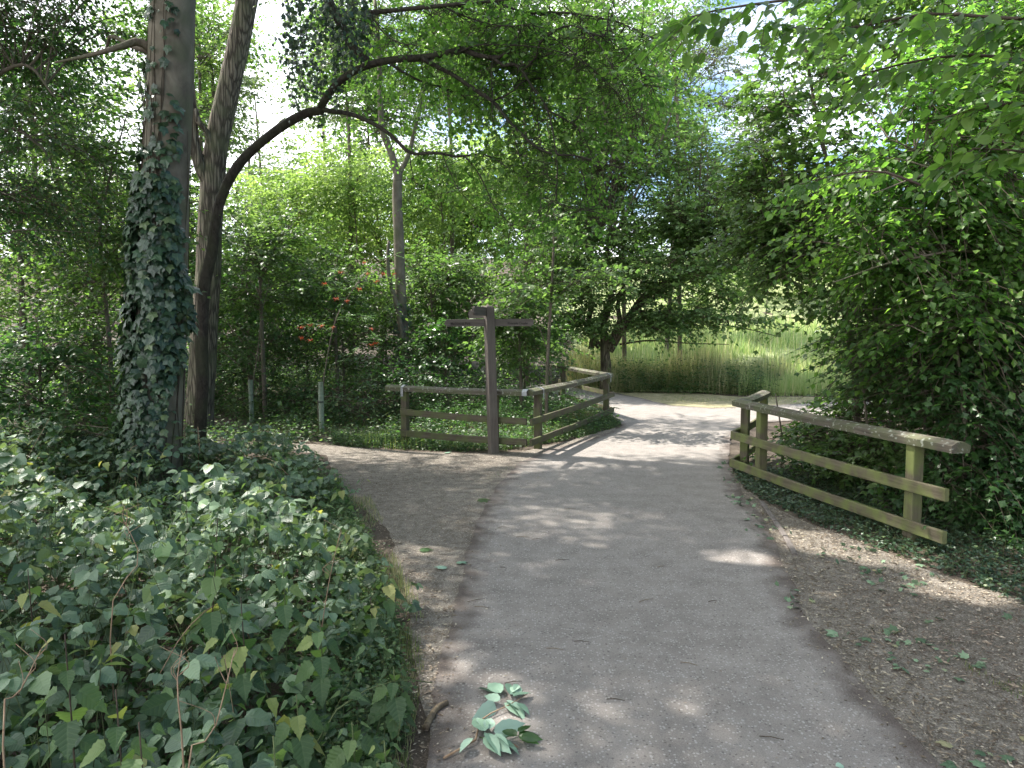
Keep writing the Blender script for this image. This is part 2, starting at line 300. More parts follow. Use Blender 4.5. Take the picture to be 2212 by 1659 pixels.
idx = np.arange(nx*ny).reshape(ny, nx)
Fq = np.stack([idx[:-1, :-1], idx[:-1, 1:], idx[1:, 1:], idx[1:, :-1]], -1).reshape(-1, 4)
ground = obj('ground', mesh_np('ground', np.stack([X, Y, Z], -1).reshape(-1, 3), Fq, M['soil'], smooth=True)); tag(ground, 'brown woodland soil beneath the plants and beside the path', kind='structure')

def sheet(name, pts, mat, z, jitter=.03, step=.07, label=None, seed=0, cell=.22, follow=False):
    """flat sheet with an irregular edge, distance to its edge stored for the soil blend"""
    pts = [Vector((p[0], p[1])) for p in pts]; ring = []
    for i, p in enumerate(pts):
        q = pts[(i+1) % len(pts)]; n_ = max(1, int((q - p).length / (step*max(1, p.y/6))))
        for k in range(n_): ring.append(p.lerp(q, k/n_))
    out = []
    for p in ring:
        s = 1.0
        nv = noise.noise(Vector((p.x*1.7 + seed, p.y*1.7, 3))) * 2.2 + noise.noise(Vector((p.x*7, p.y*7, 9 + seed)))
        nw = noise.noise(Vector((p.x*1.9 + seed, p.y*1.7, 13))) * 2.2 + noise.noise(Vector((p.x*7.7, p.y*7, 19 + seed)))
        out.append(Vector((p.x + nv*jitter, p.y + nw*jitter)))
    A = np.array([[p.x, p.y] for p in out])
    gx = np.arange(A[:, 0].min(), A[:, 0].max(), cell); gy = np.arange(A[:, 1].min(), A[:, 1].max(), cell)
    GX, GY = np.meshgrid(gx, gy); P = np.stack([GX.ravel(), GY.ravel()], 1)
    d = seg_dist(P, A); ins = in_poly(P, A); P = P[ins & (d > cell*.4)]
    co = [Vector(a) for a in A] + [Vector(p) for p in P]; nb = len(A)
    v, e, f, *_ = geometry.delaunay_2d_cdt(co, [(i, (i+1) % nb) for i in range(nb)], [], 1, 1e-5)
    V2 = np.array([[p.x, p.y] for p in v]); zz = terrain(V2[:, 0], V2[:, 1]) + z if follow else np.full(len(V2), z)
    f = np.array([t for t in f if len(t) == 3])
    # all faces up
    a, b, c = V2[f[:, 0]], V2[f[:, 1]], V2[f[:, 2]]
    cr = (b[:, 0]-a[:, 0])*(c[:, 1]-a[:, 1]) - (b[:, 1]-a[:, 1])*(c[:, 0]-a[:, 0]); f[cr < 0] = f[cr < 0][:, ::-1]
    me = mesh_np(name, np.column_stack([V2, zz]), f, mat, smooth=True)
    at_ = me.attributes.new('edge', 'FLOAT', 'POINT'); at_.data.foreach_set('value', seg_dist(V2, A).astype(np.float32))
    o = obj(name, me); tag(o, label, kind='structure'); return o, A
def seg_dist(P, A):
    B = np.roll(A, -1, 0); best = np.full(len(P), 1e9)
    for a, b in zip(A, B):
        ab = b - a; L2 = (ab**2).sum() + 1e-12; t = np.clip(((P - a) @ ab) / L2, 0, 1)
        best = np.minimum(best, ((P - (a + t[:, None]*ab))**2).sum(1))
    return np.sqrt(best)
def in_poly(P, A):
    B = np.roll(A, -1, 0); r = np.zeros(len(P), bool)
    for a, b in zip(A, B):
        c = (a[1] > P[:, 1]) != (b[1] > P[:, 1])
        if a[1] != b[1]: r ^= c & (P[:, 0] < (b[0]-a[0])*(P[:, 1]-a[1])/(b[1]-a[1]) + a[0])
    return r
def GP(l): return [tuple(G(x, y)[:2]) for x, y in l]

PATH = [(-.5, -2.5)] + GP([(925, 1659), (945, 1500), (962, 1400), (985, 1300), (1005, 1200), (1045, 1100), (1080, 1045), (1120, 1002), (1190, 972), (1262, 953), (1325, 932), (1346, 921), (1322, 905), (1285, 889), (1180, 868), (1080, 848), (900, 836), (600, 829),
        (600, 812), (930, 818), (1100, 824), (1220, 833), (1300, 843), (1380, 860), (1450, 877), (1530, 882), (1610, 880), (1800, 868), (2100, 862), (2100, 892), (1800, 903), (1640, 915), (1600, 924), (1578, 950), (1572, 990), (1582, 1030), (1612, 1080), (1650, 1130), (1690, 1210), (1722, 1300), (1790, 1400), (1880, 1500), (2030, 1659)]) + [(1.9, -2.5)]
path, PATH_A = sheet('path', PATH, M['asphalt'], .012, .02, label='grey tarmac path running from the foreground to the junction')
SIDE = GP([(925, 1640), (905, 1500), (890, 1380), (870, 1280), (850, 1180), (815, 1120), (770, 1085), (735, 1060), (715, 1020), (705, 985), (590, 968), (560, 958), (720, 962), (850, 975), (1000, 981), (1110, 978), (1200, 960), (1330, 925), (1340, 940), (1200, 1020), (1100, 1100), (1050, 1200), (1000, 1400), (985, 1640)])
side, SIDE_A = sheet('dirt_path', SIDE, M['gravel'], .006, .03, seed=5, label='trodden brown side path joining the tarmac from the left')
RIGHT = GP([(1560, 1000), (1575, 1010), (1610, 1060), (1700, 1110), (1800, 1150), (1900, 1190), (2000, 1230), (2110, 1270), (2230, 1300), (2500, 1400), (2500, 1700), (1980, 1700), (1850, 1500), (1700, 1350), (1650, 1200), (1560, 1050)])
rs, RIGHT_A = sheet('bare_verge', RIGHT, M['gravel'], .006, .03, seed=9, label='bare brown earth verge between the tarmac and the right fence')
VER = GP([(1290, 838), (1380, 838), (1480, 848), (1600, 858), (1800, 858), (1800, 884), (1600, 886), (1450, 880), (1370, 862), (1310, 850)])
ver, VER_A = sheet('grass_verge', VER, M['verge'], .006, .05, seed=2, label='strip of dry yellow grass beyond the path junction', cell=.4)
MEA = [(2.2, 20.0), (4, 19.8), (9, 19), (60, 18), (90, 60), (20, 66), (2, 60), (3, 40)]
mea, MEA_A = sheet('meadow', MEA, M['meadowg'], .05, .15, seed=3, step=.5, label='sunlit meadow rising behind the junction', cell=1.2, follow=True)

# ------------------------------------------------------------------ leaf templates (y = base to tip, x = width, z = up)
def tpl_strip(n, wfun, fold=.15, curl=.12, serr=0., wave=0.):
    v = []; uv = []
    for i in range(n+1):
        t = i/n; w = wfun(t) * (1 + (serr if i % 2 else -serr)); z = -curl*t*t + wave*math.sin(t*9)
        if i in (0, n): v.append((0, t, z)); uv.append((0, t, 0))
        else:
            for s in (-1, 0, 1): v.append((s*w, t - (.05*abs(s) if serr else 0), z + fold*abs(s)*w)); uv.append((s*w, t, 0))
    f = []
    def ix(i, s): return 0 if i == 0 else (3*(n-1) + 1 if i == n else 1 + 3*(i-1) + s)
    for i in range(n):
        if i == 0: f += [(0, ix(1, 1), ix(1, 0)), (0, ix(1, 2), ix(1, 1))]
        elif i == n-1: f += [(ix(i, 0), ix(i, 1), ix(n, 0)), (ix(i, 1), ix(i, 2), ix(n, 0))]
        else:
            for s in (0, 1): a, b, c, d = ix(i, s), ix(i, s+1), ix(i+1, s+1), ix(i+1, s); f += [(a, b, c), (a, c, d)]
    return np.array(v, float), np.array(f), np.array(uv, float)
def tpl_lobed(tips, sin_r, cy_=.42, droop=.25, step=2):
    """tips: list of (angle deg, radius) round the blade from right to left; notches between"""
    pts = [(0, 0)]
    for i, (a, r) in enumerate(tips):
        if i:
            pa = math.radians((a + tips[i-1][0]) / 2); pts.append((math.cos(pa)*sin_r, cy_ + math.sin(pa)*sin_r))
        if step > 2 and r > .4:
            for da, k in ((-11, .72), (0, 1), (11, .72)): q = math.radians(a+da); pts.append((math.cos(q)*r*k, cy_ + math.sin(q)*r*k))
        else: q = math.radians(a); pts.append((math.cos(q)*r, cy_ + math.sin(q)*r))
    v = [(0, cy_, 0)] + [(x, y, -droop*((x*x + (y-cy_)**2))) for x, y in pts]; n = len(pts)
    f = [(0, 1+i, 1 + (i+1) % n) for i in range(n)]
    return np.array(v, float), np.array(f), np.array([(a[0], a[1], 0) for a in v], float)
ov = lambda t: .34*math.sin(PI*t**.8)**.75
T = {}
T['oval'] = tpl_strip(2, lambda t: .36, .25, .15)
T['oval4'] = tpl_strip(4, lambda t: .38*math.sin(PI*min(1, t*.95+.03))**.8, .2, .2)
T['hi'] = tpl_strip(7, lambda t: .33*math.sin(PI*t**.82)**.8, .22, .25, .05, .012)
T['mid'] = tpl_strip(6, lambda t: .34*math.sin(PI*t**.82)**.8, .22, .25, .10); T['mid4'] = tpl_strip(3, lambda t: .38*math.sin(PI*min(1, t*.95+.03))**.8, .2, .2)
T['nettle6'] = tpl_strip(6, lambda t: .34*math.sin(PI*t**.62)*(1.0 - .25*t), .25, .30, .12)
T['nettle'] = tpl_strip(13, lambda t: .36*math.sin(PI*t**.62)**1.0*(1.0 - .25*t), .25, .30, .10, .02)
T['elder'] = tpl_strip(9, lambda t: .24*math.sin(PI*t**.8)**.9, .22, .2, .05, .012)
T['willow'] = tpl_strip(2, lambda t: .10, .3, .25)
T['lance'] = tpl_strip(4, lambda t: .16*math.sin(PI*t)**.8, .3, .3)
T['rhomb'] = (np.array([(0, 0, 0), (.36, .45, .08), (0, 1, -.1), (-.36, .45, .08)], float), np.array([(0, 1, 2), (0, 2, 3)]), np.array([(0, 0, 0), (.36, .45, 0), (0, 1, 0), (-.36, .45, 0)], float))
T['maple'] = tpl_lobed([(-25, .42), (30, .62), (90, .62), (150, .62), (205, .42)], .33, .38, .35)
T['maple_hi'] = tpl_lobed([(-30, .42), (28, .62), (90, .66), (152, .62), (210, .42)], .34, .36, .4, 3)
T['maple_lo'] = tpl_lobed([(10, .55), (90, .62), (170, .55)], .30, .38, .35)
T['ivy'] = tpl_lobed([(-38, .44), (22, .50), (90, .68), (158, .50), (218, .44)], .36, .34, .35, 2)

def norm(a): return a / (np.linalg.norm(a, axis=-1, keepdims=True) + 1e-9)
def frames(axis, nrm):
    y = norm(axis); x = norm(np.cross(y, nrm)); z = np.cross(x, y)
    return np.stack([x, y, z], -1)               # columns
class Leaves:
    def __init__(s): s.P = []; s.R = []; s.S = []
    def add(s, P, R, S):
        S = np.asarray(S, float)
        s.P.append(P); s.R.append(R); s.S.append(S if S.ndim == 2 else np.repeat(S[:, None], 3, 1))
    def cat(s):
        return np.concatenate(s.P), np.concatenate(s.R), np.concatenate(s.S)
def leaf_mesh(name, tpl, P, R, S, mat, rng):
    v, f, uv = tpl; n = len(P)
    V = P[:, None, :] + np.einsum('kij,kvj->kvi', R, v[None] * S[:, None, :])
    Fc = f[None] + (np.arange(n)*len(v))[:, None, None]
    return mesh_np(name, V.reshape(-1, 3), Fc.reshape(-1, 3), mat, rnd=np.repeat(rng.random(n), len(f)), uv=np.tile(uv, (n, 1)))
HI = {'nettle6': 'nettle', 'mid': 'hi', 'mid4': 'hi', 'oval': 'oval4', 'maple_lo': 'maple', 'rhomb': 'oval', 'willow': 'lance', 'maple': 'maple_hi', 'ivy': 'ivy', 'hi': 'hi', 'nettle': 'nettle', 'oval4': 'hi', 'lance': 'lance'}
_hm = {}
SV = np.array(SUN_V); FLECKS = [(np.array(G(1790, 1175)), .40), (np.array(G(1905, 1200)), .38), (np.array(G(1968, 1110, .5)), .30), (np.array(G(1610, 1215)), .30), (np.array(G(1840, 985, .5)), .22), (np.array(G(1480, 1010)), .25)]
def sun_gaps(P):
    """gaps in the crowns that let the sun reach a few places by the right fence"""
    k = np.ones(len(P), bool)
    for c, r in FLECKS:
        d = P - c; t = d @ SV; k &= (np.linalg.norm(d - t[:, None]*SV, axis=1) > r) | (P[:, 2] < 2.6)
    return k
TRI = [0]
def emit(leaves, tkey, mat, parent, rng, K=0, mass='foliage', leafname='leaf', mind=0.9, hik=None):
    """nearest K leaves in view become leaf objects, the rest one mass"""
    P, R, S = leaves.cat()
    d0 = np.linalg.norm(P - np.array([0, 0, CAMZ]), axis=1); keep = (d0 > mind) & sun_gaps(P); P, R, S = P[keep], R[keep], S[keep]
    if K:
        px, py, d = proj(P); ok = (px > -20) & (px < 2232) & (py > -20) & (py < 1680) & (P[:, 1] > .5)
        score = np.where(ok, S[:, 1]/d * (0.75 + .5*rng.random(len(P))), -1); order = np.argsort(-score)[:K]; order = order[score[order] > 0]
        hk = hik or HI[tkey]; key = (hk, mat.name)
        if key not in _hm:
            v, f, uv = T[hk]; _hm[key] = mesh_np('leaf', v, f, mat, rnd=np.zeros(len(f)), uv=uv)
        me = _hm[key]; inv = Matrix.Translation(-parent.location)
        for i in order:
            o = bpy.data.objects.new(leafname, me); COL.objects.link(o); o.parent = parent
            m = Matrix(((R[i] * S[i][None, :])).tolist()).to_4x4(); m.translation = Vector(P[i]) - parent.location
            o.matrix_basis = m
        mk = np.ones(len(P), bool); mk[order] = False; P, R, S = P[mk], R[mk], S[mk]
    if len(P):
        TRI[0] += len(P)*len(T[tkey][1])
        o = obj(mass, leaf_mesh(mass, T[tkey], P, R, S, mat, rng), parent); o['kind'] = 'stuff'; return o

# ------------------------------------------------------------------ wood: tubes
def smooth_line(pts, n):
    pts = [Vector(p) for p in pts]
    if len(pts) == 2: return [pts[0].lerp(pts[1], i/n) for i in range(n+1)]
    Q = [pts[0]*2 - pts[1]] + pts + [pts[-1]*2 - pts[-2]]; out = []; seg = len(pts) - 1
    for i in range(n+1):
        u = i/n*seg; k = min(int(u), seg-1); t = u - k; a, b, c, d = Q[k], Q[k+1], Q[k+2], Q[k+3]
        out.append(.5*((2*b) + (c-a)*t + (2*a - 5*b + 4*c - d)*t*t + (3*b - a - 3*c + d)*t**3))
    return out
def tube_np(line, radii, sides=8, rough=0., seed=0., cap=True):
    L_ = np.array([tuple(p) for p in line]); n = len(L_); r = np.asarray(radii, float)
    tan = norm(np.gradient(L_, axis=0)); x = np.zeros((n, 3)); v = np.array([1., 0, 0]) if abs(tan[0, 0]) < .8 else np.array([0, 1., 0])
    for i in range(n): v = v - tan[i]*(v @ tan[i]); v = v/(np.linalg.norm(v) + 1e-9); x[i] = v
    y = np.cross(tan, x)
    a = np.arange(sides)/sides*2*PI; rr = np.repeat(r[:, None], sides, 1)
    if rough:
        for i in range(n):
            for j in range(sides):
                rr[i, j] *= 1 + rough*noise.noise(Vector((math.cos(a[j])*1.3 + seed, math.sin(a[j])*1.3, L_[i, 2]*1.6))) + rough*.4*noise.noise(Vector((math.cos(a[j])*4 + seed, math.sin(a[j])*4, L_[i, 2]*3)))
    V = L_[:, None, :] + rr[..., None]*(np.cos(a)[None, :, None]*x[:, None, :] + np.sin(a)[None, :, None]*y[:, None, :])
    idx = np.arange(n*sides).reshape(n, sides); nxt = np.roll(idx, -1, 1)
    Fq = np.stack([idx[:-1], nxt[:-1], nxt[1:], idx[1:]], -1).reshape(-1, 4)
    V = V.reshape(-1, 3)
    if cap:
        c0, c1 = len(V), len(V)+1; V = np.vstack([V, L_[0], L_[-1]])
        e0 = np.stack([nxt[0], idx[0], np.full(sides, c0), np.full(sides, c0)], -1); e1 = np.stack([idx[-1], nxt[-1], np.full(sides, c1), np.full(sides, c1)], -1)
        tri = np.vstack([e0, e1])[:, :3]
        Ft = np.vstack([Fq[:, [0, 1, 2]], Fq[:, [0, 2, 3]], tri])
    else: Ft = np.vstack([Fq[:, [0, 1, 2]], Fq[:, [0, 2, 3]]])
    return V, Ft
def limb(name, pts, r0, r1, mat, parent, sides=10, n=None, rough=.12, seed=0., flare=0., power=1.):
    n = n or max(6, int(sum((Vector(b)-Vector(a)).length for a, b in zip(pts, pts[1:]))/.12)); line = smooth_line(pts, n)
    t = np.linspace(0, 1, n+1); r = r0 + (r1-r0)*t**power + flare*np.exp(-t*14)
    V, Ft = tube_np(line, r, sides, rough, seed); return obj(name, mesh_np(name, V, Ft, mat, smooth=True), parent), line
class Twigs:
    def __init__(s): s.V = []; s.F = []; s.n = 0
    def add(s, pts, r0, r1, sides=4, n=None):
        n = n or max(2, (len(pts)-1)*2); line = smooth_line(pts, n); V, Ft = tube_np(line, np.linspace(r0, r1, n+1), sides, 0, 0, False)
        s.V.append(V); s.F.append(Ft + s.n); s.n += len(V); return line
    def strips(s, A, B, r):
        if r >= .0033: return s.ribbons(A, B, r)
        """many straight three-sided twigs A->B at once"""
        A = np.asarray(A); B = np.asarray(B); k = len(A)
        if not k: return
        t = norm(B-A); x = norm(np.cross(t, np.array([.3, .2, .9]))); y = np.cross(t, x); V = []
        for e, sc in ((A, 1.), (B, .45)):
            for a in (0, 2.094, 4.189): V.append(e + (r*sc)*(math.cos(a)*x + math.sin(a)*y))
        V = np.stack(V, 1).reshape(-1, 3); f = np.array([(0, 1, 4), (0, 4, 3), (1, 2, 5), (1, 5, 4), (2, 0, 3), (2, 3, 5)])
        s.V.append(V); s.F.append((f[None] + (np.arange(k)*6)[:, None, None]).reshape(-1, 3) + s.n); s.n += k*6
    def ribbons(s, A, B, r):
        A = np.asarray(A); B = np.asarray(B); k = len(A)
        if not k: return
        t = norm(B-A); x = norm(np.cross(t, np.array([.2, 1., .3])))*r; V = np.stack([A-x, A+x, B+x*.4, B-x*.4], 1).reshape(-1, 3)
        s.V.append(V); s.F.append((np.array([(0, 1, 2), (0, 2, 3)])[None] + (np.arange(k)*4)[:, None, None]).reshape(-1, 3) + s.n); s.n += k*4
    def emit(s, name, mat, parent):
        if not s.V: return
        o = obj(name, mesh_np(name, np.vstack(s.V), np.vstack(s.F), mat, smooth=True), parent); o['kind'] = 'stuff'; return o

def spray_leaves(Lv, tw, base, direc, nrm, length, m, size, rng, droop=.25, twr=.003, ang=55, flat_=.35):
    """a leafy shoot for every base: m alternate leaves along a drooping twig"""
    k = len(base); d = norm(direc); s = norm(np.cross(d, nrm)); length = np.broadcast_to(length, (k,))
    prev = base; down = np.array([0, 0, -1.])
    for i in range(m):
        t = (i+1)/m; c = base + d*(length*t)[:, None] + down*(droop*length*t*t)[:, None]
        sg = 1 if i % 2 else -1; a = math.radians(ang*(1-.75*(i == m-1)))
        ax = d*math.cos(a) + sg*s*math.sin(a) + down*(droop*1.1) + rng.normal(0, .22, (k, 3)); nn = nrm + rng.normal(0, flat_, (k, 3))
        Lv.add(c, frames(ax, nn), size*(.7 + .6*rng.random(k))*(1 - .25*t*t))
        if tw is not None and (i % 3 == 2 or i == m-1): tw.strips(prev, c, twr); prev = c

def make_tree(name, base, label, cat, group=None, trunk=None, r=(.1, .03), bark_='bark_mid', limbs=(), blobs=(), leaf='oval', mat='hazel', size=.08, m=8, length=.45,
              K=0, seed=1, droop=.25, per=22, twig_mat='twig', twr=.0035, clump=.25, flat_=.35, upn=1.0, trunk_sides=12, twigs=True, sag=0., flare=0., obranch=True):
    rng = np.random.default_rng(seed); root = empty(name, base, label, cat, group)
    Lv = Leaves(); tw = Twigs() if twigs else None; lines = []
    if trunk:
        o, ln = limb('trunk', trunk, r[0], r[1], M[bark_], root, sides=trunk_sides, rough=.12, seed=seed, flare=flare); lines.append(ln)
    for pts, a, b in limbs:
        o, ln = limb('branch', pts, a, b, M[bark_], root, sides=8, rough=.1, seed=seed); lines.append(ln)
    allp = np.array([tuple(p) for ln in lines for p in ln]) if lines else np.array([tuple(base)])
    bigb = Twigs()
    for (c, rad, nb, ns) in blobs:
        c = np.array(c, float); rad = np.array(rad, float)
        D = rng.normal(0, 1, (nb, 3)); D = norm(D) * (rng.random((nb, 1))**.4); ends = c + D*rad; B = []; BD = []
        for e in ends:
            cand = allp[allp[:, 2] < e[2] + .3] if (allp[:, 2] < e[2] + .3).any() else allp
            q = cand[np.argmin(np.linalg.norm(cand - (e*.45 + c*.55) + np.array([0, 0, .35*np.linalg.norm(e-c)]), axis=1) + rng.random(len(cand))*.5)]
            dist = np.linalg.norm(e-q); mid = (q+e)/2 + np.array([0, 0, .14*dist]) + rng.normal(0, .06*dist, 3)
            line = bigb.add([q, mid, e], max(.006, .010*dist), .003, 5, 7)
            la = np.array([tuple(p) for p in line]); k = max(1, int(ns/nb)); t = .3 + .7*rng.random(k)**.8; ii = t*(len(la)-1); i0 = np.minimum(ii.astype(int), len(la)-2)
            p = la[i0] + (la[i0+1]-la[i0])*(ii-i0)[:, None]; tg = norm(la[i0+1]-la[i0])
            off = rng.normal(0, clump, (k, 3))*np.array([1, 1, .55])*min(1.6, dist*.5); sp = p + off
            # leave the space between the sheets of leaves open
            B.append(sp); BD.append(tg*.55 + norm(off)*.7 + np.array([0, 0, -sag]) + rng.normal(0, .25, (k, 3)))
            if tw is not None and len(p): tw.strips(p, sp, twr*1.3)
        B = np.vstack(B); BD = np.vstack(BD); BD[:, 2] *= .45; nrm = np.tile([0, 0, upn], (len(B), 1)) + rng.normal(0, .3, (len(B), 3)) + BD*.0
        spray_leaves(Lv, tw, B, BD, nrm, length*(.6 + .8*rng.random(len(B))), m, size, rng, droop, twr, flat_=flat_)
    if bigb.V:
        ob = obj('branches', mesh_np('branches', np.vstack(bigb.V), np.vstack(bigb.F), M[bark_ if not bark_ == 'bark_fiss' else 'bark_mid'], smooth=True), root); ob['kind'] = 'stuff'
    if tw is not None: tw.emit('twigs', M[twig_mat], root)
    far = base[1] > 13.2
    if Lv.P: emit(Lv, 'rhomb' if far and leaf in ('oval', 'maple_lo') else leaf, M[mat], root, rng, K, hik=HI[leaf])
    return root
#PART2
# ================================================================== fences
def board(name, a, b, w, h, mat, parent, prof=None, up=None, seed=0, sub=10, wob=.0015):
    """board whose local X runs from a to b; w across, h high; prof overrides the section"""
    a = Vector(a); b = Vector(b); Lg = (b-a).length; rs = random.Random(seed)
    c = .006
    sec = prof or [(-w/2+c, -h/2), (w/2-c, -h/2), (w/2, -h/2+c), (w/2, h/2-c), (w/2-c, h/2), (-w/2+c, h/2), (-w/2, h/2-c), (-w/2, -h/2+c)]
    n = len(sec); V = []; Fc = []
    for i in range(sub+1):
        x = Lg*i/sub
        for (yy, zz) in sec: V.append((x, yy + rs.uniform(-wob, wob) + .006*math.sin(x*1.7 + seed)*(Lg > 1.5), zz + rs.uniform(-wob, wob) - .012*math.sin(PI*i/sub)*(Lg > 1.5)))
    for i in range(sub):
        for j in range(n): k = (j+1) % n; Fc.append((i*n+j, i*n+k, (i+1)*n+k, (i+1)*n+j))
    Fc.append(tuple(range(n))[::-1]); Fc.append(tuple(sub*n + j for j in range(n)))
    Fc = [f[::-1] for f in Fc]
    me = py_mesh(name, V, Fc, mat); o = bpy.data.objects.new(name, me); link(o, parent)
    x = (b-a).normalized(); z0 = Vector(up) if up else Vector((0, 0, 1))
    if abs(x.z) > .9: z0 = Vector(up or (0, 1, 0))
    y = z0.cross(x).normalized(); z = x.cross(y)
    m = Matrix((x, y, z)).transposed().to_4x4(); m.translation = a - (parent.location if parent else Vector()); o.matrix_basis = m
    return o
CAP = [(-.078, -.050), (.078, -.050), (.086, .008), (.030, .036), (-.030, .036), (-.086, .008)]
H = .90
def XY(px, py, z): return G(px, py, z)

# left fence ---------------------------------------------------------
lc = [XY(838, 834, H), XY(1139, 845, H), XY(1316, 808, H), XY(1194, 787, H)]   # cap rail corner points
lf = empty('wooden_fence', (lc[1].x, lc[1].y, 0), 'weathered wooden rail fence with metal straps behind the fingerpost', 'fence')
def put(v, z): return Vector((v.x, v.y, z))
def along(a, b, t): return a.lerp(b, t)
legs = [(lc[0], lc[1]), (lc[1], lc[2]), (lc[2], lc[3])]
# posts
def fposts(root, segs, mat, seed=0, base=-.25, top=H-.03, w=.10):
    out = []
    for i, (a, b, t) in enumerate(segs):
        p = along(a, b, t); d = (b-a); d.z = 0; d.normalize()
        o = board('post', put(p, base), put(p, top), w, w, mat, root, up=(-d.y, d.x, 0), seed=seed+i, sub=6); out.append((p, d))
    return out
a, b = legs[0]
lp = fposts(lf, [(a, b, .13), (a, b, .78), (legs[1][0], legs[1][1], .10), (legs[1][0], legs[1][1], .955), (legs[2][0], legs[2][1], .78)], M['wood'], 10)
for i, (a, b) in enumerate(legs):
    d = (b-a).normalized()
    board('cap_rail', put(a - (d*.0 if i else d*.0), H-.012), put(b + d*.02, H-.012 + .003*i), .15, .07, M['wood_cap'], lf, prof=CAP, seed=30+i)
def rails(root, a, b, zs, mat, side=1, ext0=.0, ext1=.0, w=.04, h=.095, seed=0, off=.072):
    d = (b-a); d.z = 0; d.normalize(); nrm = Vector((-d.y, d.x, 0))*side
    for i, (z0, z1) in enumerate(zs):
        board('rail', put(a - d*ext0 + nrm*off, z0), put(b + d*ext1 + nrm*off, z1), w, h, mat, root, seed=seed+i)
rails(lf, legs[0][0], legs[0][1], [(.52, .47), (.19, .17)], M['wood'], -1, -.27, .02, seed=40)
rails(lf, legs[1][0], legs[1][1], [(.46, .50), (.16, .19)], M['wood'], -1, .03, .09, seed=50)
rails(lf, legs[2][0], legs[2][1], [(.50, .50), (.19, .19)], M['wood'], -1, -.06, -.3, seed=60)
for (p, d), dx in zip([lp[0], lp[1], lp[2], lp[3]], (0, 0, 0, 0)):     # galvanised straps folded over the cap
    a_ = put(p - d*.022, H-.012+.0); b_ = put(p + d*.022, H-.012)
    board('metal_strap', a_, b_, .16, .08, M['metal'], lf, prof=[(-.0905, -.13), (-.088, -.13), (-.088, .0095), (-.0305, .038), (.0305, .038), (.088, .0095), (.088, -.13), (.0905, -.13), (.0905, .011), (.0315, .0405), (-.0315, .0405), (-.0905, .011)], sub=1, wob=0)
cpl = lc[1]; dd = (legs[0][1]-legs[0][0]).normalized()
board('metal_strap', put(cpl - dd*.05, H-.012), put(cpl + dd*.025, H-.011), .16, .08, M['metal'], lf, prof=[(-.0905, -.05), (-.088, -.05), (-.088, .0095), (-.0305, .038), (.0305, .038), (.088, .0095), (.088, -.05), (.0905, -.05), (.0905, .011), (.0315, .0405), (-.0315, .0405), (-.0905, .011)], sub=1, wob=0)

# right fence --------------------------------------------------------
rc = [XY(1652, 846, H), XY(1598, 866, H), XY(2078, 962, H)]
rf = empty('wooden_fence', (rc[1].x, rc[1].y, 0), 'mossy wooden rail fence on the right, dappled with sun, dark bushes behind', 'fence')
d = (rc[2]-rc[1]).normalized(); d2 = (rc[0]-rc[1]).normalized()
fposts(rf, [(rc[1], rc[2], .155), (rc[1], rc[2], .86)], M['wood_r'], 70, base=-.35)
board('post', put(rc[1] + d2*.33, -.3), put(rc[1] + d2*.33, H-.03), .1, .1, M['wood_r'], rf, up=(-d2.y, d2.x, 0), sub=6)
board('cap_rail', put(rc[1] - d*.03, H-.012), put(rc[2], H-.012), .15, .07, M['wood_cap'], rf, prof=CAP, seed=80)
board('cap_rail', put(rc[1], H-.015), put(rc[0], H-.015), .15, .07, M['wood_cap'], rf, prof=CAP, seed=81)
rails(rf, rc[1], rc[2], [(.47, .50), (.12, .16)], M['wood_r'], -1, .05, -.05, seed=90, h=.10)
rails(rf, rc[1], rc[0], [(.47, .48), (.12, .13)], M['wood_r'], 1, .02, 0, seed=95, h=.10)
board('post', put(rc[0] - d2*.05, -.35), put(rc[0] - d2*.05, H-.03), .1, .1, M['wood_r'], rf, up=(-d2.y, d2.x, 0), sub=6)

# ================================================================== fingerpost
sb = G(1066, 979); top = W(1056, 662, sb.y)
sg = empty('fingerpost', sb, 'dark wooden fingerpost signpost with four arms in front of the fence', 'signpost')
rot = math.radians(24)
ux = Vector((math.cos(rot), math.sin(rot), 0)); uy = Vector((-math.sin(rot), math.cos(rot), 0))
w2 = .062
def prism(name, sec_pts, a, b, mat, parent): pass
lean = Vector((top.x - sb.x, 0, top.z)).normalized()
V = []; 
for k, zz in enumerate([-.3, 0, .5, 1.0, 1.5, top.z-.015, top.z+.012]):
    w_ = w2 if k < 6 else w2-.02
    c = Vector((sb.x, sb.y, 0)) + lean*(zz/lean.z)
    for (i, j) in ((-1, -1), (1, -1), (1, 1), (-1, 1)): V.append(c + ux*i*w_ + uy*j*w_)
Fc = []
for k in range(6):
    for j in range(4): q = (j+1) % 4; Fc.append((k*4+j, k*4+q, (k+1)*4+q, (k+1)*4+j))
Fc.append((24, 25, 26, 27)); Fc.append((3, 2, 1, 0))
def vert_wood(name, verts, faces, mat, parent):
    """wood with the grain running up: the local X axis points up the post"""
    R_ = Matrix(((0, 0, 1), (0, 1, 0), (-1, 0, 0)))           # world -> local
    inv = parent.location.copy()
    vs = [R_ @ (v - inv) for v in verts]
    o = bpy.data.objects.new(name, py_mesh(name, vs, faces, mat)); link(o, parent); o.matrix_basis = R_.inverted().to_4x4(); return o
po = vert_wood('post', V, Fc, M['wood_sign'], sg)
bv = po.modifiers.new('bevel', 'BEVEL'); bv.width = .006; bv.segments = 2
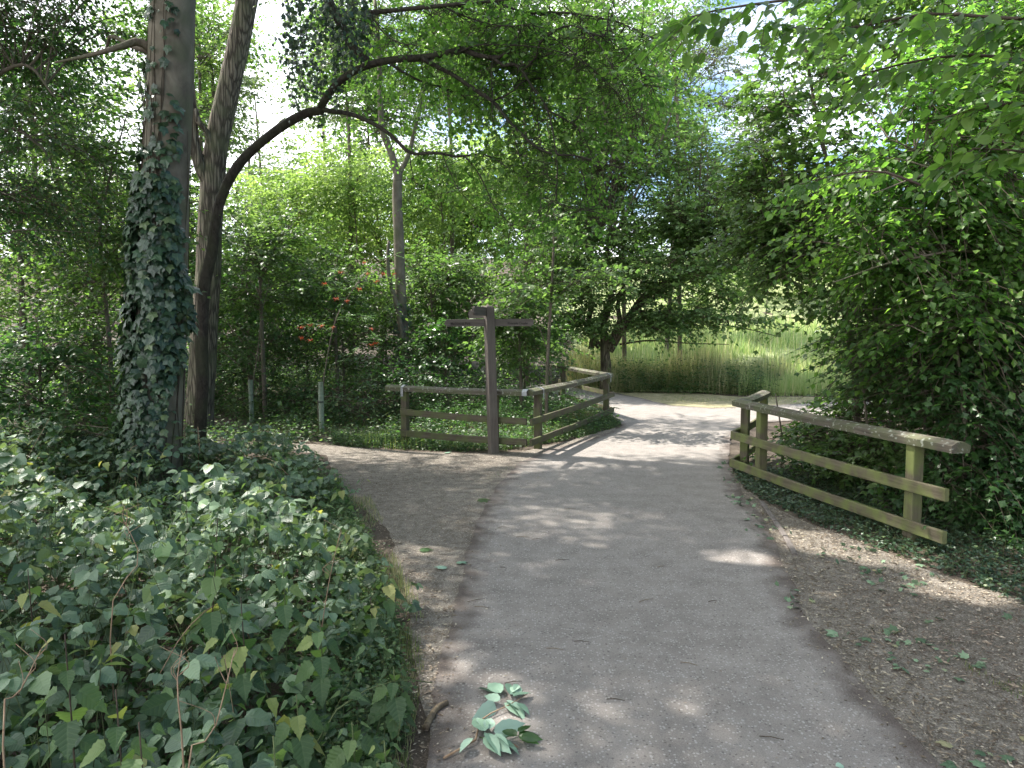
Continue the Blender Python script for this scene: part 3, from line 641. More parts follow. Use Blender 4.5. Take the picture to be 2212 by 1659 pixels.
def arm(start, dirv, length, z, h=.105, th=.032, text=None, name='sign_arm', tsize=.05, flip=False):
    x = Vector(dirv).normalized(); a = start.copy(); a.z = z
    me_v = []; pts = [(0, -h/2), (length-.035, -h/2), (length, -h*.22), (length, h*.22), (length-.035, h/2), (0, h/2)]
    for t_ in (-th/2, th/2): me_v += [(p[0], t_, p[1]) for p in pts]
    n = len(pts); fs = [tuple(range(n)), tuple(range(2*n-1, n-1, -1))] + [(i, i+n, (i+1) % n + n, (i+1) % n) for i in range(n)]
    o = bpy.data.objects.new(name, py_mesh(name, me_v, fs, M['wood_sign'])); link(o, sg)
    zv = Vector((0, 0, 1)); y = zv.cross(x).normalized(); z_ = x.cross(y)
    m = Matrix((x, y, z_)).transposed().to_4x4(); m.translation = a - sg.location; o.matrix_basis = m
    b_ = o.modifiers.new('bevel', 'BEVEL'); b_.width = .004; b_.segments = 2
    if text:
        cu = bpy.data.curves.new('lettering', 'FONT'); cu.body = text; cu.size = tsize; cu.extrude = .0008; cu.offset = .0008; cu.align_x = 'CENTER'; cu.align_y = 'CENTER'
        cu.materials.append(M['letter']); tmp = bpy.data.objects.new('lettering', cu); COL.objects.link(tmp); bpy.context.view_layer.update()
        tm = bpy.data.meshes.new_from_object(tmp.evaluated_get(bpy.context.evaluated_depsgraph_get())); bpy.data.objects.remove(tmp)
        if not tm.materials: tm.materials.append(M['letter'])
        t = bpy.data.objects.new('lettering', tm); link(t, o)
        cx = length - .035 - .19
        fy = -1 if y.y > 0 else 1      # face turned to the camera
        tx = Vector((1, 0, 0)) if (x.x > 0) else Vector((-1, 0, 0))
        ty = Vector((0, 0, 1)); tz = tx.cross(ty)
        mm = Matrix((tx, ty, tz)).transposed().to_4x4(); mm.translation = Vector((cx, tz.y*(th/2 + .0012), -.012)); t.matrix_basis = mm @ Matrix.Diagonal((.80, 1, 1, 1))
    return o
pc = sb.copy()
def pat(z): return Vector((sb.x, sb.y, 0)) + lean*(z/lean.z)
zl = W(1000, 697, sb.y).z; zr = W(1100, 697, sb.y).z
arm(pat(zl) + Vector((-.065, -.0, 0)), (-1, -.06, -.012), .57, zl, text='Mackintosh Park', tsize=.052)
arm(pat(zr) + Vector((.06, 0, 0)), (1, .02, .006), .57, zr, text='Riverside Circular', tsize=.050)
zt = W(1045, 673, sb.y).z
arm(pat(zt) + Vector((-.045, -.05, 0)), (-.30, -.93, 0), .50, zt, h=.12)
arm(pat(zt) + Vector((-.05, .05, 0)), (-.50, .86, 0), .52, zt-.03, h=.12)

# ================================================================== ivy-clad tree and its neighbour
rng = np.random.default_rng(11)
YT = 7.9
tb = G(335, 1062); YT = tb.y
tr_pts = [W(322, 1110, YT), W(335, 1040, YT), W(341, 900, YT), W(349, 700, YT), W(358, 400, YT), W(367, 200, YT), W(373, 0, YT), W(382, -300, YT+.2), W(395, -640, YT+.4), W(400, -1000, YT+.6)]
px_m = lambda p, Y: p*Y/F
ivt = empty('ivy_tree', (tb.x, tb.y, 0), 'thick pale grey tree trunk wrapped in dark green ivy, nearest tree on the left', 'tree')
o, ln = limb('trunk', tr_pts, px_m(54, YT), px_m(38, YT), M['bark_pale'], ivt, sides=28, n=90, rough=.04, flare=.10)
TL = np.array([tuple(p) for p in ln]); TR = np.linspace(px_m(54, YT), px_m(38, YT), len(TL))
for pts, a_, b_ in [([W(340, 115, YT), W(300, 90, YT-.1), W(262, 100, YT-.2), W(200, 118, YT-.2), W(120, 135, YT)], .05, .012),
                    ([W(345, 118, YT), W(285, 100, YT+.1), W(240, 78, YT+.3), W(225, 110, YT+.4), W(160, 118, YT+.4)], .035, .008),
                    ([W(360, -300, YT), (tb.x-1.2, YT+.5, 8.6), (tb.x-2.5, YT+.8, 10)], .10, .03), ([W(365, -350, YT), (tb.x+1.1, YT-.6, 9), (tb.x+2.0, YT-1.5, 10.4)], .09, .03)]:
    limb('branch', pts, a_, b_, M['bark_pale' if a_ > .06 else 'bark_mid'], ivt, 8)
ivy_w = Twigs(); Lv = Leaves()
# ivy: climbing stems then leaves hugging the left and front of the trunk
def trunk_at(z):
    i = np.clip(np.interp(z, TL[:, 2], np.arange(len(TL))), 0, len(TL)-1.001); k = i.astype(int); f = (i-k)[:, None]
    return TL[k]*(1-f) + TL[k+1]*f, TR[k]*1.0 + .10*np.exp(-(z+.2)/5.5*14)
def cover(z):       # half-angle of ivy cover and leaf density by height; angle 0 faces the camera, negative = left
    return z
n_iv = 5000
z = rng.random(n_iv)*5.6*(.15 + .85*rng.random(n_iv)); z[:2600] = rng.random(2600)**.9*3.4
hi_edge = np.interp(z, [0, .35, .7, 1.2, 1.5, 1.9, 2.4, 3.0, 3.6, 4.5, 6], [30, 8, 6, 14, 44, 62, 40, 22, 24, 20, 24]); lo_edge = -150
ang = np.radians(lo_edge + (hi_edge - lo_edge)*rng.random(n_iv)); dens = np.interp(z, [0, 2.6, 3.3, 4.2, 6], [1, 1, .95, .95, 1.])
cl = np.array([noise.noise(Vector((a*1.8, zz_*1.9, 2))) for a, zz_ in zip(ang, z)]); kp = rng.random(n_iv) < dens*np.clip(.75 + 1.6*cl, .12, 1); z, ang = z[kp], ang[kp]
C, Rr = trunk_at(z); camdir = norm(np.array([-tb.x, -tb.y, 0])); right_ = np.array([-camdir[1], camdir[0], 0])
if right_[0] < 0: right_ = -right_
outw = np.cos(ang)[:, None]*camdir + np.sin(ang)[:, None]*right_
stand = (.02 + .11*rng.random(len(z))**1.3 * np.interp(z, [0, 2.8, 4], [1.2, 1, .35]))
P = C + outw*(Rr + stand)[:, None]
ax = np.tile([0, 0, -1.], (len(z), 1)) + rng.normal(0, .38, (len(z), 3)) + outw*.35; nn = outw + rng.normal(0, .3, (len(z), 3)) + np.array([0, 0, .55])
sz = np.interp(z, [0, 1.0, 1.6, 3.2, 5], [.08, .085, .13, .12, .085])*(.45 + .85*rng.random(len(z)))
Lv.add(P, frames(ax, nn), sz)
for k in range(15):
    a0 = math.radians(rng.uniform(-120, 70)); zz = np.linspace(-.1, rng.uniform(2.5, 6.5), 14); da = np.cumsum(rng.normal(0, .09, 14)); c_, r_ = trunk_at(zz)
    aa = a0 + da; ow = np.cos(aa)[:, None]*camdir + np.sin(aa)[:, None]*right_; ivy_w.add([tuple(p) for p in c_ + ow*(r_ + .006)[:, None]], rng.uniform(.004, .009), .002, 5, 26)
ivy_w.emit('ivy_stems', M['twig'], ivt); emit(Lv, 'ivy', M['ivy'], ivt, rng, 300, mass='ivy', leafname='ivy_leaf')

# forked tree behind
Y2 = G(432, 925).y
ft = empty('forked_tree', (G(432, 925).x, Y2, 0), 'fissured grey-brown trunk forking upward just behind the ivy-clad tree', 'tree')
limb('trunk', [W(430, 960, Y2), W(432, 880, Y2), W(440, 740, Y2), W(449, 600, Y2), W(455, 470, Y2), W(461, 370, Y2), W(472, 290, Y2), W(492, 200, Y2), W(512, 110, Y2), W(533, 0, Y2), W(560, -160, Y2), W(600, -420, Y2)], px_m(28, Y2), px_m(20, Y2), M['bark_fiss'], ft, sides=24, n=80, rough=.07, flare=.06)
limb('branch', [W(452, 400, Y2-.05), W(433, 360, Y2-.15), W(418, 300, Y2-.2), W(412, 220, Y2-.2), W(405, 100, Y2-.2), W(400, -60, Y2)], px_m(14, Y2), px_m(8, Y2), M['bark_fiss'], ft, 12)
limb('branch', [W(460, 330, Y2-.1), W(446, 285, Y2-.2), W(428, 262, Y2-.3), W(424, 235, Y2-.3)], px_m(8, Y2), px_m(4, Y2), M['bark_fiss'], ft, 8)
limb('branch', [W(480, 390, Y2), W(530, 335, Y2), W(575, 290, Y2), W(620, 250, Y2+.3)], .03, .008, M['bark_mid'], ft, 6)

# ================================================================== dark arching tree in front (traced limbs)
YA = 8.9
def Z2(l, y0, y1): n = len(l); return [W(540 + x*.4639, y*.4639, y0 + (y1-y0)*i/(n-1)) for i, (x, y) in enumerate(l)]
ab = G(436, 985); ar = empty('arching_tree', (ab.x, ab.y, 0), 'thin dark tree arching over the path from beside the ivy-clad trunk', 'tree')
YA = min(ab.y, 9.6)
main = [W(432, 1010, YA), W(436, 820, YA), W(440, 640, YA), W(457, 540, YA), W(478, 430, YA), W(520, 350, YA-.05), W(590, 287, YA-.1), W(655, 247, YA-.2), W(697, 238, YA-.25)]
lines = []
def AR(pts, a_, b_, nm='branch', sd=0):
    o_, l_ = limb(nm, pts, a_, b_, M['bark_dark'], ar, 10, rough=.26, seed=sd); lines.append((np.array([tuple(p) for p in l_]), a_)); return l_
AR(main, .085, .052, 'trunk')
A0 = YA-.25
AR(Z2([(330, 500), (345, 470), (400, 395), (470, 340), (560, 300), (680, 275), (800, 268), (900, 250), (985, 228)], A0, A0-.5), .052, .036)
AR(Z2([(985, 228), (1060, 258), (1130, 268), (1180, 260), (1220, 225), (1228, 190), (1260, 140)], A0-.5, A0-.8), .032, .008)
AR(Z2([(1130, 268), (1180, 305), (1225, 298), (1270, 330), (1310, 400), (1370, 480), (1400, 560), (1420, 680), (1432, 800), (1425, 930)], A0-.6, A0-.9), .024, .006)
AR(Z2([(800, 272), (850, 300), (950, 350), (1050, 420), (1140, 480), (1200, 560), (1280, 640), (1350, 695), (1430, 720), (1520, 725), (1640, 760), (1740, 780)], A0-.4, A0-1.), .030, .006)
AR(Z2([(1130, 470), (1220, 430), (1270, 380), (1340, 365), (1420, 372)], A0-.6, A0-.4), .014, .005)
AR(Z2([(1390, 515), (1460, 550), (1510, 575), (1540, 520), (1545, 460), (1580, 450)], A0-.8, A0-.6), .011, .004)
AR(Z2([(1510, 575), (1560, 650), (1600, 740)], A0-.7, A0-.7), .009, .003)
AR(Z2([(650, 295), (720, 340), (800, 380), (870, 400), (980, 440), (1080, 510)], A0-.3, A0+.1), .018, .006)
AR(Z2([(330, 505), (370, 518), (440, 525), (520, 550), (600, 590), (670, 640), (745, 712), (830, 712), (900, 715), (960, 730), (1075, 715)], A0, A0-.4), .036, .012)
AR(Z2([(1075, 715), (1140, 740), (1230, 800), (1300, 830)], A0-.4, A0-.5), .010, .003)
AR(Z2([(1000, 728), (1060, 800), (1110, 900), (1140, 970), (1210, 1040), (1260, 1110)], A0-.4, A0-.6), .011, .004)
AR(Z2([(895, 718), (930, 800), (970, 880), (985, 900)], A0-.4, A0-.6), .008, .003)
AR(Z2([(742, 708), (755, 800), (775, 870)], A0-.3, A0-.4), .007, .003)
AR(Z2([(1220, 590), (1240, 680), (1270, 760), (1310, 830)], A0-.7, A0-.7), .008, .003)
AR(Z2([(1425, 930), (1470, 960), (1560, 980), (1650, 1000), (1700, 1080)], A0-.9, A0-1.), .006, .002)
AR(Z2([(1425, 930), (1380, 960), (1330, 1000), (1300, 1080)], A0-.9, A0-.8), .006, .002)
AR(Z2([(1535, 765), (1560, 850), (1570, 940), (1600, 1020)], A0-.9, A0-.8), .008, .002)
AR(Z2([(1130, 270), (1125, 360), (1130, 480), (1128, 600)], A0-.6, A0-.8), .009, .003)
AR(Z2([(1310, 400), (1340, 560), (1350, 640), (1370, 760), (1400, 860)], A0-.5, A0-.9), .008, .003)
AR(Z2([(1270, 330), (1335, 260), (1350, 200), (1440, 130), (1530, 125), (1620, 200), (1700, 330), (1760, 420)], A0-.7, A0-1.4), .015, .004)
AR(Z2([(340, -60), (375, 20), (420, 100), (480, 220), (530, 260), (560, 300)], A0+.3, A0-.1), .075, .034, sd=3)
AR(Z2([(1530, 125), (1650, 170), (1670, 60), (1720, -60)], A0-1.1, A0-1.3), .010, .004)
AR(Z2([(960, 250), (1040, 215), (1120, 208), (1300, 215), (1480, 250), (1560, 300)], A0-.5, A0-1.2), .010, .003)
rng = np.random.default_rng(21); Lv = Leaves(); tw = Twigs()
# extra overhead limbs carrying the leaf ceiling at the top of the picture
for (l, a_) in [([(560, 60), (760, 40), (960, 20), (1180, 0), (1420, -40)], .03), ([(900, 30), (1040, 90), (1180, 120), (1330, 110)], .012), ([(1100, 0), (1300, 60), (1480, 60), (1700, 100), (1880, 180)], .016), ([(1500, 60), (1640, 160), (1780, 280), (1880, 420)], .01), ([(1300, 100), (1500, 240), (1700, 420), (1840, 560)], .008), ([(560, 60), (620, 150), (700, 200), (800, 210)], .01)]:
    AR(Z2(l, A0-.2, A0-1.3), a_, a_*.25)
tot = 0
for la, a_ in lines[1:]:
    Lg = np.linalg.norm(np.diff(la, axis=0), axis=1).sum(); k = int(Lg*58 if a_ < .04 else Lg*16)
    t = rng.random(k)*(len(la)-1.001); i0 = t.astype(int); p = la[i0] + (la[i0+1]-la[i0])*(t-i0)[:, None]; tg = norm(la[i0+1]-la[i0])
    px, py, dd_ = proj(p); den = np.interp(px, [600, 800, 1100, 1700], [.35, .45, .9, 1.1])*np.interp(py, [0, 150, 400, 560], [1.5, 1.0, .75, .5]); kp = rng.random(k) < den; p = p[kp]; tg = tg[kp]; k = len(p)
    off = rng.normal(0, .26, (k, 3))*np.array([1, 1.2, .6]) + np.array([0, 0, .03]); off[:, 1] = np.where(rng.random(k) < .86, np.abs(off[:, 1])*1.5 + .12, off[:, 1]); sp = p + off; tw.strips(p, sp, .004)
    spray_leaves(Lv, tw, sp, tg*.4 + norm(off)*.8, np.tile([0, -.15, 1.], (k, 1)) + rng.normal(0, .35, (k, 3)), .34*(.6+.8*rng.random(k)), 7, .078, rng, .3, .002, flat_=.45)
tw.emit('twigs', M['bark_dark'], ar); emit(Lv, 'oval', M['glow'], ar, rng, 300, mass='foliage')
# ivy hanging in strings from the top left limb
rng = np.random.default_rng(22); Lv = Leaves(); tw = Twigs()
hg = empty('hanging_ivy', W(690, -20, YA), 'dark strings of ivy leaves hanging against the sky above the arching limb', 'ivy')
for k in range(64):
    x0 = rng.uniform(596, 800); y0 = rng.uniform(-60, 60); Ln = rng.uniform(60, 300)*(1 if x0 < 740 else .6); yy = YA - .3 + rng.uniform(-.5, .4); n_ = 5
    pts = [W(x0 + rng.uniform(-7, 7)*j, y0 + Ln*j/n_, yy) for j in range(n_+1)]; l_ = tw.add(pts, .003, .0015, 3, 10); la = np.array([tuple(p) for p in l_])
    kk = int(Ln/7); t = rng.random(kk)*(len(la)-1.001); i0 = t.astype(int); p = la[i0] + (la[i0+1]-la[i0])*(t-i0)[:, None] + rng.normal(0, .03, (kk, 3))
    Lv.add(p, frames(np.tile([0, 0, -1.], (kk, 1)) + rng.normal(0, .45, (kk, 3)), np.tile([0, -1., .4], (kk, 1)) + rng.normal(0, .6, (kk, 3))), .062*(.6 + .6*rng.random(kk)))
tw.emit('stems', M['bark_dark'], hg); emit(Lv, 'ivy', M['ivy'], hg, rng, 300, mass='leaves', leafname='ivy_leaf')
#PART3
# ================================================================== trees, shrubs and woods
def bl(px, py, Y, rx, ry, rz, nb, ns): c = W(px, py, Y); return ((c.x, c.y, c.z), (rx, ry, rz), nb, ns)
def wb(x, y, z, rx, ry, rz, nb, ns): return ((x, y, z), (rx, ry, rz), nb, ns)
def tz(x, y): return float(terrain(x, y))
def base_at(px, Y): x = (px - 1106)/F*Y; return Vector((x, Y, tz(x, Y)))
def stemline(px0, Y, tops):
    b = base_at(px0, Y); return [b - Vector((0, 0, .2))] + [W(px, py, Y) for px, py in tops]

# crowns high over the path (the two trunks on the left and the trees behind them carry them)
def crown_for(root, trunkpts, blobs, seed, mat='hazel', size=.14):
    rng = np.random.default_rng(seed); Lv = Leaves(); bb = Twigs(); allp = np.array([tuple(p) for p in trunkpts])
    for c, rad, nb, ns in blobs:
        c = np.array(c); D = norm(rng.normal(0, 1, (nb, 3)))*(rng.random((nb, 1))**.4); E = c + D*np.array(rad)
        for e in E:
            q = allp[np.argmin(np.linalg.norm(allp - (e*.5 + c*.5) + np.array([0, 0, 2.]), axis=1))]
            la = np.array([tuple(p) for p in bb.add([q, (q+e)/2 + np.array([0, 0, .6]), e], .04, .006, 5, 6)])
            k = max(1, ns//nb); t = (.3 + .7*rng.random(k))*(len(la)-1.001); i0 = t.astype(int); p = la[i0] + (la[i0+1]-la[i0])*(t-i0)[:, None] + rng.normal(0, .42, (k, 3))*np.array([1, 1, .5])
            spray_leaves(Lv, None, p, rng.normal(0, 1, (k, 3))*np.array([1, 1, .3]), np.tile([0, 0, 1.], (k, 1)), .7, 7, size, rng, .25)
    o = obj('branches', mesh_np('branches', np.vstack(bb.V), np.vstack(bb.F), M['bark_mid'], smooth=True), root); o['kind'] = 'stuff'
    emit(Lv, 'rhomb', M[mat], root, rng, 0, mass='crown')
crown_for(ivt, [(tb.x+.2, YT+.3, 6.5), (tb.x+.2, YT+.4, 8), (tb.x-1.2, YT+.5, 8.6), (tb.x+1, YT-.6, 9)], [wb(-3.6, 6.5, 10.2, 3.2, 3.4, 1.9, 80, 3000)], 31)
crown_for(ft, [(-3.9, Y2, 7), (-3.7, Y2, 8.5), (-3.6, Y2, 9.5)], [wb(-4.0, 10.5, 11.6, 3.2, 2.8, 1.6, 60, 1800)], 32)
make_tree('canopy_tree', (-7.6, 5.0, tz(-7.6, 5.0)), 'tall tree outside the left edge whose crown shades the brambles', 'tree', trunk=[(-7.6, 5.0, -.2), (-7.5, 5.1, 4), (-7.2, 5.2, 8), (-7, 5, 11)], r=(.22, .08), bark_='bark_mid',
          blobs=[wb(-7.2, 4.8, 9.0, 3.0, 3.2, 2.6, 60, 1500)], leaf='rhomb', mat='hazel', size=.14, m=7, length=.7, seed=41, twigs=False)
make_tree('canopy_tree', (-9.4, 12.2, tz(-9.4, 12.2)), 'tall tree deep in the left wood with a high spreading crown', 'tree', trunk=[(-9.4, 12.2, -.2), (-9.2, 12.1, 4), (-8.6, 11.9, 7), (-8, 11.6, 9.5)], r=(.22, .08), bark_='bark_mid',
          blobs=[wb(-7.6, 11.0, 10.2, 3.0, 2.6, 1.9, 60, 1700)], leaf='rhomb', mat='hazel', size=.14, m=7, length=.7, seed=44, twigs=False)
make_tree('canopy_tree', (-5.0, 1.0, tz(-5, 1)), 'tall tree left of the viewer shading the near path', 'tree', trunk=[(-5, 1.0, -.2), (-4.9, 1.1, 4), (-4.6, 1.3, 7), (-4.3, 1.5, 10)], r=(.2, .07), bark_='bark_mid',
          blobs=[wb(-3.6, 2.2, 9.0, 3.2, 3.2, 1.9, 60, 2200), wb(-1.2, 4.2, 9.6, 2.6, 2.8, 1.2, 36, 1500), wb(-1.6, .6, 9.3, 2.4, 2.4, 1.2, 26, 800)], leaf='rhomb', mat='hazel', size=.14, m=7, length=.7, seed=42, twigs=False)
make_tree('canopy_tree', (3.9, -.8, 0), 'tree behind the viewer at the right with a low crown', 'tree', trunk=[(3.9, -.8, -.2), (3.8, -.7, 3), (3.4, -.5, 6), (3.0, 0, 8)], r=(.2, .07), bark_='bark_mid',
          blobs=[wb(2.4, -.4, 8.2, 3.4, 2.6, 1.6, 45, 900)], leaf='rhomb', mat='hazel', size=.14, m=7, length=.7, seed=43, twigs=False)

# --- left side
make_tree('hazel_sapling', base_at(250, 9.5), 'slender forked hazel sapling with bright leaves left of the ivy trunk', 'tree', trunk=stemline(250, 9.5, [(245, 900), (237, 750), (217, 527), (214, 457), (175, 350), (140, 264)]), r=(.035, .012), bark_='bark_mid',
          limbs=[([W(216, 480, 9.5), W(245, 350, 9.4), W(275, 246, 9.4)], .018, .007), ([W(225, 560, 9.5), W(290, 500, 9.2), W(330, 440, 9.1)], .012, .005)],
          blobs=[bl(160, 300, 9.4, 1.0, .9, .8, 16, 210), bl(220, 480, 9.3, 1.0, .9, 1.0, 18, 240), bl(150, 620, 9.4, 1.1, .9, .8, 14, 150)], leaf='oval', mat='hazel', size=.082, m=8, K=300, seed=51, length=.5)
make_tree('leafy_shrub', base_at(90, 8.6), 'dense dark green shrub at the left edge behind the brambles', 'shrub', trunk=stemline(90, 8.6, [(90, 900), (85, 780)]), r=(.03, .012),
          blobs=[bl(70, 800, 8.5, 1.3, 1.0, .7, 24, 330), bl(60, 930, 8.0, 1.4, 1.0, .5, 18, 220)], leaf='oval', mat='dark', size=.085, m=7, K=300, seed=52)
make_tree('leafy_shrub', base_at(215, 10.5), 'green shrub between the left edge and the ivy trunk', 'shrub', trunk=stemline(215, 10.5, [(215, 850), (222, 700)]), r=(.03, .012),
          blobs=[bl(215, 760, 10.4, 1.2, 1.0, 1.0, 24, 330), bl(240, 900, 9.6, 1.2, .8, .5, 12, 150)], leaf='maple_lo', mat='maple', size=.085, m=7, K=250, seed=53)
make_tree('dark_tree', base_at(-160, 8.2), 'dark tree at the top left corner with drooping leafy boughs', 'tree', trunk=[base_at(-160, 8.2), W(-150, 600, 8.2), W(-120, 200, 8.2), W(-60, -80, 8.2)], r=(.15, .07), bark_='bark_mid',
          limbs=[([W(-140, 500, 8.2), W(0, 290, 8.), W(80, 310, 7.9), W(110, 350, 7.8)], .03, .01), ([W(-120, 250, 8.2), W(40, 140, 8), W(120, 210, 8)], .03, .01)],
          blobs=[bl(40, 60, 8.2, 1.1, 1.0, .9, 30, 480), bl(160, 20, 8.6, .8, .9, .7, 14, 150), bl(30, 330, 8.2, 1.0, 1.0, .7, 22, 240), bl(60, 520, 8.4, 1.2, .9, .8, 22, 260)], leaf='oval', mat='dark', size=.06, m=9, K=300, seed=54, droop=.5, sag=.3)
for i, (px, py, Y, r_, nb, ns, mt, lab) in enumerate([
    (40, 480, 13.5, (2.0, 1.4, 2.2), 40, 560, 'maple', 'mid-distance broad-leaved tree at the left edge'),
    (200, 620, 14.5, (1.8, 1.3, 2.0), 40, 520, 'hazel', 'broad-leaved tree seen behind the forked sapling on the left'),
    (330, 330, 15, (2.0, 1.4, 2.4), 36, 430, 'maple', 'tree with fresh leaves showing either side of the ivy-clad trunk top'),
    (120, 240, 17, (2.6, 1.6, 2.0), 36, 420, 'bright', 'yellow-green tree against the sky gap at top left'),
    (70, 800, 15, (2.4, 1.5, 1.1), 30, 380, 'dark', 'low dark thicket deep in the wood at the far left'),
    (260, 850, 15.5, (2.0, 1.5, 1.0), 26, 320, 'maple', 'low green thicket beyond the ivy-clad trunk'),
    (430, 100, 19, (1.6, 1.6, 3.0), 34, 380, 'bright', 'leafy crown between the two leaning trunks near the top')]):
    b_ = base_at(px + 20, Y); make_tree('woodland_tree', b_, lab, 'tree', trunk=[b_ - Vector((0, 0, .2)), W(px + 10, (py + 900)/2, Y), W(px, py, Y)], r=(.09, .03), blobs=[bl(px, py, Y, *r_, nb, ns)], leaf='maple_lo' if mt == 'maple' else 'oval', mat=mt, size=.10, m=8, K=120, seed=60+i, length=.55, twr=.004)
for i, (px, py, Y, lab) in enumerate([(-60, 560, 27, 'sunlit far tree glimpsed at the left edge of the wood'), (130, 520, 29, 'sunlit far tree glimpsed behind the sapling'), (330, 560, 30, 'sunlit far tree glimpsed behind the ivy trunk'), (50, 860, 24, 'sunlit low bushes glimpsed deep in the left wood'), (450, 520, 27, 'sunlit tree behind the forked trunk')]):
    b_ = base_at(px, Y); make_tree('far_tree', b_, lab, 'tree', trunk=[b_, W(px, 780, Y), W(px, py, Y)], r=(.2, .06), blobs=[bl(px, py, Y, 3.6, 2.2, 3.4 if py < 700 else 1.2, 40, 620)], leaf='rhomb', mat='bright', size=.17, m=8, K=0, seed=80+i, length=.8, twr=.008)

for i, (px, py, Y, r_, nb, ns, mt, lab) in enumerate([
    (740, 120, 24, (2.6, 2, 2.2), 40, 620, 'hazel', 'high crown just right of the sky gap beside the arching limb'),
    (960, 130, 23, (2.4, 2, 1.5), 34, 420, 'hazel', 'high crown behind the twigs of the arching tree'),
    (1120, 60, 22, (2.6, 2, 1.8), 40, 600, 'hazel', 'high crown at the top centre of the view'),
    (1330, 200, 24, (2.6, 2, 2.4), 40, 600, 'maple', 'high crown above the leaning sycamore'),
    (1450, 60, 23, (2.2, 2, 1.5), 30, 380, 'hazel', 'high crown right of top centre'),
    (1640, 430, 25, (2.2, 1.6, 1.6), 30, 420, 'maple', 'green tree between the sycamore and the maple sapling'),
    (1860, 400, 22, (2.2, 1.6, 1.6), 30, 420, 'hazel', 'tree seen through the right-hand leaves'),
    (1830, 40, 13, (1.5, 1.2, .8), 26, 300, 'maple', 'leafy crown against the sky at the top right'),
    (2040, 0, 12, (1.5, 1.2, .8), 26, 330, 'hazel', 'leafy crown just above the glowing bough at top right'),
    (2160, 190, 12, (1.3, 1.2, 1.2), 26, 330, 'hazel', 'crown at the right edge below the glowing bough'),
    (450, 60, 20, (1.3, 1.2, 1.8), 26, 330, 'hazel', 'leafy crown between the tops of the two leaning trunks'),
    (330, 60, 17, (1.6, 1.2, 1.2), 26, 330, 'maple', 'leafy crown behind the top of the ivy-clad trunk'),
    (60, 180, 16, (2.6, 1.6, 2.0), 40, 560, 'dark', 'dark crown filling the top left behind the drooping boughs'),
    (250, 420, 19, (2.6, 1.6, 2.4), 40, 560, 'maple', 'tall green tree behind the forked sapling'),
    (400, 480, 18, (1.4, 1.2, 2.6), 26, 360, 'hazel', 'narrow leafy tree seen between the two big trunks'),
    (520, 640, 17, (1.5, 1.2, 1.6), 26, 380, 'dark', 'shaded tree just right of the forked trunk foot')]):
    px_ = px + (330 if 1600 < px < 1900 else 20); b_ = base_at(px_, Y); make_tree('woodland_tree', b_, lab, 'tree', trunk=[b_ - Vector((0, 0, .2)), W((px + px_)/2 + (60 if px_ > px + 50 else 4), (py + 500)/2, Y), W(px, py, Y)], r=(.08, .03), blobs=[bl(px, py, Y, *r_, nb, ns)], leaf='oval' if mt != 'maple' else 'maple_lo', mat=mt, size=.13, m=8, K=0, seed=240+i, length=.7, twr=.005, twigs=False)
for i, (x, y, z, rx, ry, rz, ns, lab) in enumerate([(7.6, 3.2, 3.6, 2.2, 2.6, 3.2, 800, 'unseen dense leafy tree added just outside the right edge to block low sky light'), (7.4, -1.5, 3.4, 2.4, 2.6, 3.2, 700, 'unseen dense leafy tree added to the right behind the viewer to block low sky light'), (9.5, 9.5, 3.6, 2.4, 2.6, 3.4, 700, 'unseen dense dark tree added right of the fence to keep sky light out of the wood'),  # unseen trees added around the view to block sky light from the horizon
    (-11.5, 8, 3.8, 2.4, 3.4, 3.6, 800, 'unseen dense leafy tree added outside the left edge to block low sky light'), (-1, -8, 3.0, 4.0, 2.0, 2.6, 500, 'unseen dense leafy thicket added behind the viewer to block low sky light')]):
    make_tree('sky_block_tree', (x, y, 0), lab, 'tree', trunk=[(x, y, -.3), (x, y, z), (x, y, z + rz*.7)], r=(.14, .05), blobs=[wb(x, y, z, rx, ry, rz, 40, ns)], leaf='rhomb', mat='dark', size=.20, m=7, K=0, seed=260+i, length=.7, twigs=False, clump=.4)
